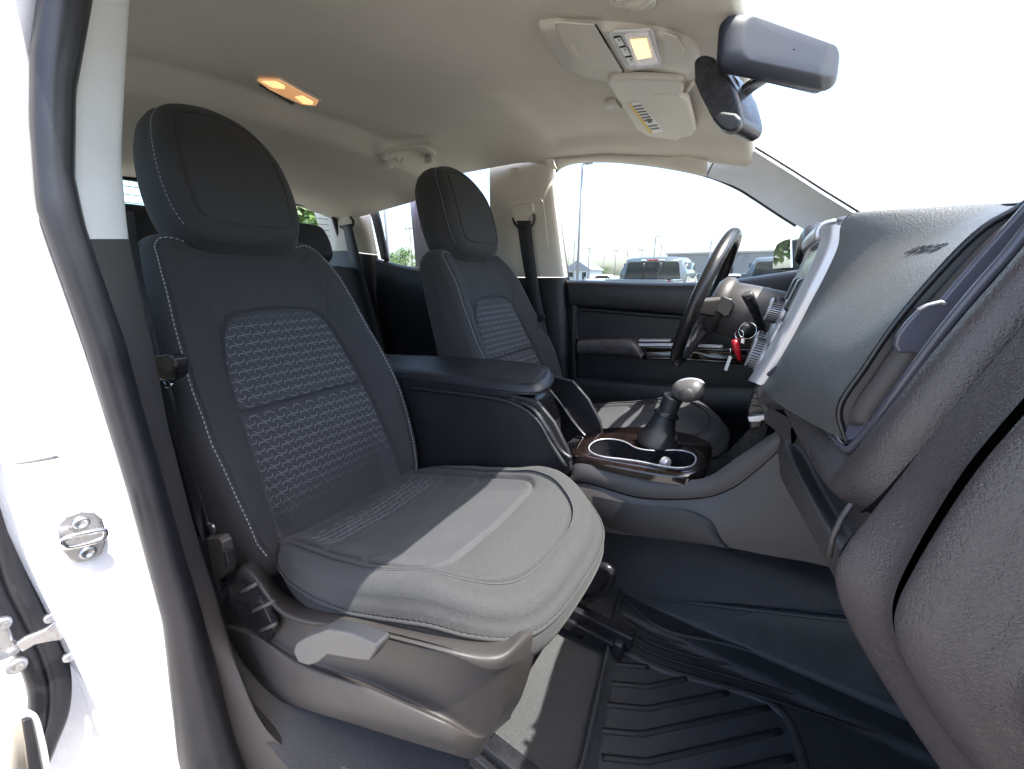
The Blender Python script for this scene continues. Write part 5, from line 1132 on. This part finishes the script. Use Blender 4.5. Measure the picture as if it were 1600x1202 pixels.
# ================================================================= FIREWALL (closes the cab ahead of the dash)
def closing():
    V,F=patch(np.array([[[.475,y,1.43] for y in(-.73,0,.73)],[[.50,y,1.30] for y in(-.73,0,.73)],[[.60,y,.95] for y in(-.73,0,.73)],[[.62,y,.5] for y in(-.73,0,.73)]]),20,10)
    obj('firewall',V,F,'plasticd',None,kind='structure',solid=.01)
    V,F=patch(np.array([[[.44,y,1.437+.02*(1-(y/.8)**2)] for y in(-.75,-.4,0,.4,.75)],[[.62,y,1.40+.05*(1-(y/.8)**2)] for y in(-.80,-.4,0,.4,.80)],[[1.3,y,1.30+.06*(1-(y/.8)**2)] for y in(-.85,-.4,0,.4,.85)],[[1.75,y,1.12+.06*(1-(y/.8)**2)] for y in(-.82,-.4,0,.4,.82)]]),20,20)
    b=tag(obj('bonnet',V,F,'paint',None,solid=.01),'white bonnet ahead of the windscreen, hidden behind the dashboard top','car bonnet')
    # sill plate of the near doorway
    R=[]
    for x in(-.56,-.4,-.2,.1,.5): R.append([[x,-.70,FLZ-.06],[x,-.71,FLZ-.03],[x,-.725,FLZ-.022],[x,-.75,FLZ-.025],[x,-.775,FLZ-.05],[x,-.78,FLZ-.15]])
    V,F=patch(np.array(R),20,24); obj('door_sill',V,F,'plastic',None,kind='structure')
closing()
# ================================================================= OUTSIDE
def car_paint(n,c): return mat(n,c,.25,coat=.7,var=.03,vscale=2)
P1=car_paint('silver_blue_paint',(.08,.10,.115)); P2=car_paint('grey_paint',(.07,.09,.11)); P3=car_paint('white_car_paint',(.75,.75,.75)); P4=car_paint('dark_car_paint',(.05,.06,.08))
GL=mat('dark_window',(.015,.022,.026),.06,spec=.6); TL=mat('red_lamp',(.35,.01,.01),.2)
LX=mat('number_plate',(.7,.7,.7),.5)
def loft_sections(secs): return np.vstack(secs),gridf(len(secs),len(secs[0]),True)+[tuple(range(len(secs[0])))[::-1],tuple(range((len(secs)-1)*len(secs[0]),len(secs)*len(secs[0])))]
def pickup(cx,yr,m,label,group):
    """parked with its tail towards us; yr = plane of the rear cab window"""
    t=thing('parked_pickup',label,'pickup truck',(cx,yr,0),group)
    def sec(y,w0,z0,w1,z1,r=.12):
        P=[(-w0,z0),(-w0-.02,z0+(z1-z0)*.4),(-w1-.0,z1-r),(-w1+r*.9,z1),(0,z1+.03),(w1-r*.9,z1),(w1,z1-r),(w0+.02,z0+(z1-z0)*.4),(w0,z0)]
        return np.array([(cx+x,y,z) for x,z in cr(np.array(P),33)])
    S_=[sec(yr-.02,1.0,1.20,.84,1.90),sec(yr+.15,1.01,1.20,.86,1.95),sec(yr+1.2,1.01,1.20,.86,1.97),sec(yr+1.9,1.0,1.2,.84,1.92),sec(yr+2.7,.95,1.2,.80,1.28,.05)]
    V,F=loft_sections(S_); cab=obj('cab',V,F,m,t)
    V,F=slab([(cx+x,yr-.035,z) for x,z in((-.88,1.27),(.88,1.27),(.79,1.78),(.73,1.83),(-.73,1.83),(-.79,1.78))],(0,.03,0)); w=obj('rear_window',V,F,GL,cab,bevel=.01)
    for x in(-.26,.26): V,F=box((cx+x,yr-.04,1.55),(.02,.012,.50)); obj('slider_frame',V,F,'smooth',w)
    V,F=box((cx,yr-.03,1.875),(.34,.04,.035)); obj('brake_lamp',V,F,TL,cab,bevel=.008)
    for x in(-.28,.28): V,F=box((cx+x,yr-.03,1.875),(.16,.035,.03)); obj('cargo_lamp',V,F,LX,cab,bevel=.008)
    for s in(-1,1):
        V,F=slab([(cx+s*1.0,yr+y,z) for y,z in((.15,1.27),(1.2,1.27),(2.1,1.27),(1.7,1.72),(1.2,1.82),(.3,1.80))],(s*-.16,0,0)); obj('side_window',V,F,GL,cab)
        V,F=box((cx+s*1.17,yr+1.95,1.38),(.22,.10,.20)); mr=obj('door_mirror',V,F,m,t,bevel=.03,seg=3)
    V,F=box((cx,yr+1.6,.82),(1.96,6.0,.78)); obj('lower_body',V,F,m,t,bevel=.08,seg=4)
    for s in(-1,1): V,F=box((cx+s*.93,yr-.78,1.24),(.10,1.5,.14)); obj('bed_rail',V,F,m,t,bevel=.03)
    V,F=box((cx,yr-1.45,1.02),(1.6,.08,.55)); tg=obj('tailgate',V,F,m,t,bevel=.02)
    V,F=box((cx,yr-1.51,.98),(.34,.02,.08)); obj('handle',V,F,'smooth',tg,bevel=.005)
    for s in(-1,1): V,F=box((cx+s*.90,yr-1.46,1.05),(.14,.08,.42)); obj('tail_lamp',V,F,TL,t,bevel=.02)
    V,F=box((cx,yr-1.55,.55),(1.9,.16,.2)); obj('bumper',V,F,'chrome',t,bevel=.03)
    for s in(-1,1):
        for yy in(-.5,3.2):
            V,F=lathe([(.2,-.14),(.37,-.13),(.40,-.08),(.40,.08),(.37,.13),(.2,.14)],(cx+s*.86,yr+yy,.40),(1,0,0),28); wh=obj('wheel',V,F,'rubber',t)
            V,F=lathe([(.22,.13*s),(.20,.15*s),(.06,.12*s)],(cx+s*.86,yr+yy,.40),(1,0,0),20); obj('rim',V,F,'steel',wh)
    return t
a=at(963,430,y=12.2)[0]; b=at(1079,430,y=12.2)[0]
pickup((a+b)/2,12.2,P1,'silver blue pickup parked beyond the far front door window, dark rear glass facing us','parked vehicles')
a=at(1166,430,y=14)[0]
pickup(a+1.02,14,P2,'grey pickup parked farther right, partly hidden by the door mirror','parked vehicles')
def small_car(u,v,y,m,label):
    p=at(u,v,y=y); cx=p[0]; t=thing('parked_car',label,'car',(cx,y,0),'parked vehicles')
    prof=[(-2.2,.35),(-2.25,.75),(-2.1,.95),(-1.5,1.02),(-.9,1.42),(.4,1.45),(1.1,1.05),(2.0,.92),(2.2,.7),(2.2,.35)]
    S_=[]
    for yy,k in((-.9,.94),(-.86,1),(-.6,1.02),(0,1.03),(.6,1.02),(.86,1),(.9,.94)): S_.append([(cx+x,y+yy*(1 if z<1.0 else .85),.30+(z-.30)*k) for x,z in cr(np.array(prof),40)])
    V,F=loft_sections([np.array(s) for s in S_]); obj('body',V,F,m,t)
    V,F=slab([(cx+x,y-.85,z) for x,z in((-1.25,1.05),(.85,1.05),(.35,1.36),(-.85,1.36))],(0,.05,0)); obj('side_window',V,F,GL,t,bevel=.01)
    V,F=slab([(cx-1.52,y-.6,1.03),(cx-1.52,y+.6,1.03),(cx-.98,y+.55,1.38),(cx-.98,y-.55,1.38)],(-.03,0,.02)); obj('rear_window',V,F,GL,t)
    for x in(-1.35,1.35):
        for yy in(-.82,.82): V,F=lathe([(.15,-.1),(.31,-.1),(.33,-.05),(.33,.05),(.31,.1),(.15,.1)],(cx+x,y+yy,.33),(0,1,0),22); obj('wheel',V,F,'rubber',t)
small_car(1091,428,40,P3,'white car far across the car park, just right of the silver blue pickup')
small_car(1106,430,33,P4,'dark car far across the car park, beside the white car')
small_car(1150,430,36,P3,'pale car far across the car park, behind the steering wheel')
small_car(948,430,44,P3,'pale car far across the car park, just left of the silver blue pickup')
def building():
    y=70; p0=at(1043,398,y=y); t=thing('warehouse','long grey flat roofed warehouse far behind the parked pickups','building',(p0[0],y,0))
    h=p0[2]; x0=p0[0]; x1=x0+42
    sd=mat('grey_cladding',(.15,.165,.18),.7,var=.05,vscale=.6)
    V,F=box(((x0+x1)/2,y+10,h/2),(x1-x0,20,h)); w=obj('wall',V,F,sd,t,smooth=False)
    V,F=box(((x0+x1)/2,y+10,h+.1),(x1-x0+.5,20.5,.25)); obj('roof',V,F,mat('pale_roof_edge',(.25,.26,.27),.6,var=.03),t,smooth=False)
    for k in range(7):
        V,F=box((x0+5.8*k+3.6,y-.03,h*.5),(.10,.06,h-.4)); obj('cladding_joint',V,F,mat('cladding_seam',(.17,.18,.19),.7) if k==0 else bpy.data.materials['cladding_seam'],w,smooth=False)
    for u in(1113,1133):
        q=at(u,420,y=y); V,F=box((q[0],y-.06,1.3),(2.2,.08,2.6)); d=obj('door',V,F,'smooth',w,smooth=False); 
    q=at(1128,400,y=y); V,F=box((q[0],y-.2,h*.5),(2.2,.4,h)); obj('pilaster',V,F,mat('pale_render',(.33,.32,.30),.8,var=.04),w,smooth=False)
building()
PG=mat('grey_pole',(.16,.16,.18),.6,var=.1); PW=mat('weathered_wood',(.17,.15,.13),.9,var=.2,vscale=3)
def light_pole(u,vt,y,label,arms=1,r=.09,head=True):
    p=at(u,vt,y=y); x,z=p[0],p[2]; t=thing('light_pole',label,'lamp post',(x,y,0),'light poles of the car park')
    V,F=tube(np.array([(x,y,0),(x,y,z*.5),(x,y,z)]),[r,r*.9,r*.75],10); obj('pole',V,F,PG,t)
    V,F=lathe([(r*2.2,0),(r*2.2,.5),(r*1.2,.6)],(x,y,0),(0,0,1),12); obj('base',V,F,mat('concrete_base',(.45,.44,.42),.9,var=.1) if 'concrete_base' not in bpy.data.materials else bpy.data.materials['concrete_base'],t)
    for k in range(arms):
        s=1 if k==0 else -1; w=z*.055
        V,F=tube(np.array([(x,y,z-.05),(x+s*w*.5,y,z)]),r*.5,8); obj('arm',V,F,PG,t)
        V,F=box((x+s*w*.95,y,z-.02),(w*1.1,.35,.14)); obj('lamp_head',V,F,PG,t,bevel=.03)
def utility_pole(u,vt,y,label,r=.12):
    p=at(u,vt,y=y); x,z=p[0],p[2]; t=thing('utility_pole',label,'utility pole',(x,y,0),'utility poles on the skyline')
    V,F=tube(np.array([(x,y,0),(x,y,z)]),[r,r*.7],8); obj('pole',V,F,PW,t)
    V,F=box((x,y-.1,z-z*.06),(z*.22,.12,.16)); obj('crossarm',V,F,PW,t)
    for s in(-1,0,1): V,F=lathe([(.07,0),(.09,.1),(.05,.25)],(x+s*z*.09,y-.1,z-z*.05),(0,0,1),8); obj('insulator',V,F,PG,t)
light_pole(910,256,27,'tall single armed light pole, nearest one in the far front window',1,.10)
light_pole(898,378,70,'thin light pole just left of the tall pole in the far front window',1,.14)
light_pole(1025,369,60,'single armed light pole right of the pickup roof',1,.12)
light_pole(1112,375,62,'single armed light pole standing in front of the warehouse',1,.12)
light_pole(944,402,110,'faint far light pole left of the pickup roof',1,.16)
light_pole(889,399,120,'faint far light pole at the left edge of the far front window',1,.16)
light_pole(921,388,75,'twin armed light pole right of the tall pole',2,.13)
light_pole(1034,381,80,'twin armed light pole behind the pickup roof',2,.13)
light_pole(981,392,100,'twin armed light pole above the pickup roof',2,.16)
light_pole(596,270,24,'tall plain light pole seen through the far rear door window',1,.13)
utility_pole(963,389,95,'wooden utility pole above the left end of the pickup roof')
utility_pole(1004,388,100,'wooden utility pole above the right half of the pickup roof')
utility_pole(640,352,45,'wooden utility pole beside the printed sheet in the far rear window')
LF=[]
for k,c in enumerate(((.045,.10,.018),(.07,.13,.025),(.10,.16,.03))):
    LF.append(mat('leaf_green_%s'%('dark','mid','light')[k],c,.55,var=.3,vscale=3))
BK=mat('tree_bark',(.10,.075,.055),.9,var=.3,vscale=6)
def tree(x,y,h,w,label,n=1500,seed=1,name='leafy_tree'):
    rg=np.random.default_rng(seed); t=thing(name,label,'tree',(x,y,0),'trees beyond the car park')
    parts=[tube(np.array([(x,y,0),(x+.05*h*.1,y,h*.25),(x,y,h*.55)]),[.035*h,.028*h,.012*h],8)]
    for k in range(7):
        a=rg.uniform(0,6.28); z0=h*rg.uniform(.22,.5); parts.append(tube(np.array([(x,y,z0),(x+math.cos(a)*w*.25,y+math.sin(a)*w*.25,z0+h*.15),(x+math.cos(a)*w*.4,y+math.sin(a)*w*.4,z0+h*.28)]),[.012*h,.008*h,.003*h],6))
    V,F=join(parts); obj('trunk',V,F,BK,t)
    cl=[]
    for k in range(22):
        a=rg.uniform(0,6.28); r=w*.42*math.sqrt(rg.random()); z=h*(.32+.62*rg.random()); r*=1-.55*max(0,(z/h-.55)/.4); cl.append((x+r*math.cos(a),y+r*math.sin(a),z,w*rg.uniform(.10,.19)))
    Vs=[];Fs=[]
    for i in range(n):
        c=cl[rg.integers(len(cl))]; d=rg.normal(size=3); d/=np.linalg.norm(d); p=np.array(c[:3])+d*c[3]*rg.random()**.4*np.array([1,1,.8]); s=h*.018*rg.uniform(.7,1.4)
        a_=rg.normal(size=3); a_/=np.linalg.norm(a_); b_=np.cross(a_,rg.normal(size=3)); b_/=np.linalg.norm(b_); k=len(Vs)
        Vs+=[p-a_*s*1.4,p+b_*s*.7,p+a_*s*1.4,p-b_*s*.7]; Fs.append((k,k+1,k+2,k+3))
    o=obj('crown',Vs,Fs,None,t,smooth=False)
    for m in LF:o.data.materials.append(m)
    o.data.polygons.foreach_set('material_index',rg.choice(3,len(Fs),p=[.4,.4,.2]).astype(np.int32))
def tree_at(u,v,y,w,label,seed,n=1400):
    p=at(u,v,y=y); tree(p[0],y,p[2],w,label,n,seed)
tree_at(618,396,38,4.2,'small leafy tree low in the far rear window, left of the printed sheet',2)
tree_at(634,388,44,5.5,'rounder leafy tree low in the far rear window, touching the printed sheet',3)
tree_at(660,396,42,5,'leafy tree mostly hidden behind the printed sheet',4)
tree_at(930,416,90,5,'small tree on the skyline left of the pickup',5,700); tree_at(941,417,95,6,'bushy small tree on the skyline, second one left of the pickup',6,700); tree_at(953,418,92,5,'small tree on the skyline nearest the pickup',7,700)
tree_at(887,414,110,9,'tree on the skyline at the left edge of the far front window',8,800)
p=at(497,345,x=-24); tree(p[0],p[1],p[2]+1.5,6,'green tree seen through the cab rear window beside the headrest',2500,9)
tree(-11.6,4.6,5.2,4.2,'green tree close behind the truck, mirrored in the door mirror',3000,10)
def house():
    y=85; p=at(912,432,y=y); t=thing('house','small pale blue house with gabled roof on the skyline below the tall light pole','house',(p[0],y,0))
    V,F=box((p[0],y,1.3),(6,7,2.6)); w=obj('wall',V,F,mat('pale_blue_siding',(.38,.44,.48),.8,var=.04),t,smooth=False)
    V,F=slab([(p[0]-3.4,y-4,2.5),(p[0]+3.4,y-4,2.5),(p[0],y-4,4.6)],(0,8,0)); obj('roof',V,F,mat('grey_shingle',(.20,.22,.26),.9,var=.1),t,smooth=False)
    for x in(-1.6,1.6): V,F=box((p[0]+x,y-3.55,1.5),(1.2,.12,1.3)); wi=obj('window',V,F,mat('white_frame',(.7,.7,.7),.5) if 'white_frame' not in bpy.data.materials else bpy.data.materials['white_frame'],t,smooth=False); V,F=box((p[0]+x,y-3.62,1.5),(1.0,.06,1.1)); obj('pane',V,F,GL,wi,smooth=False)
house()
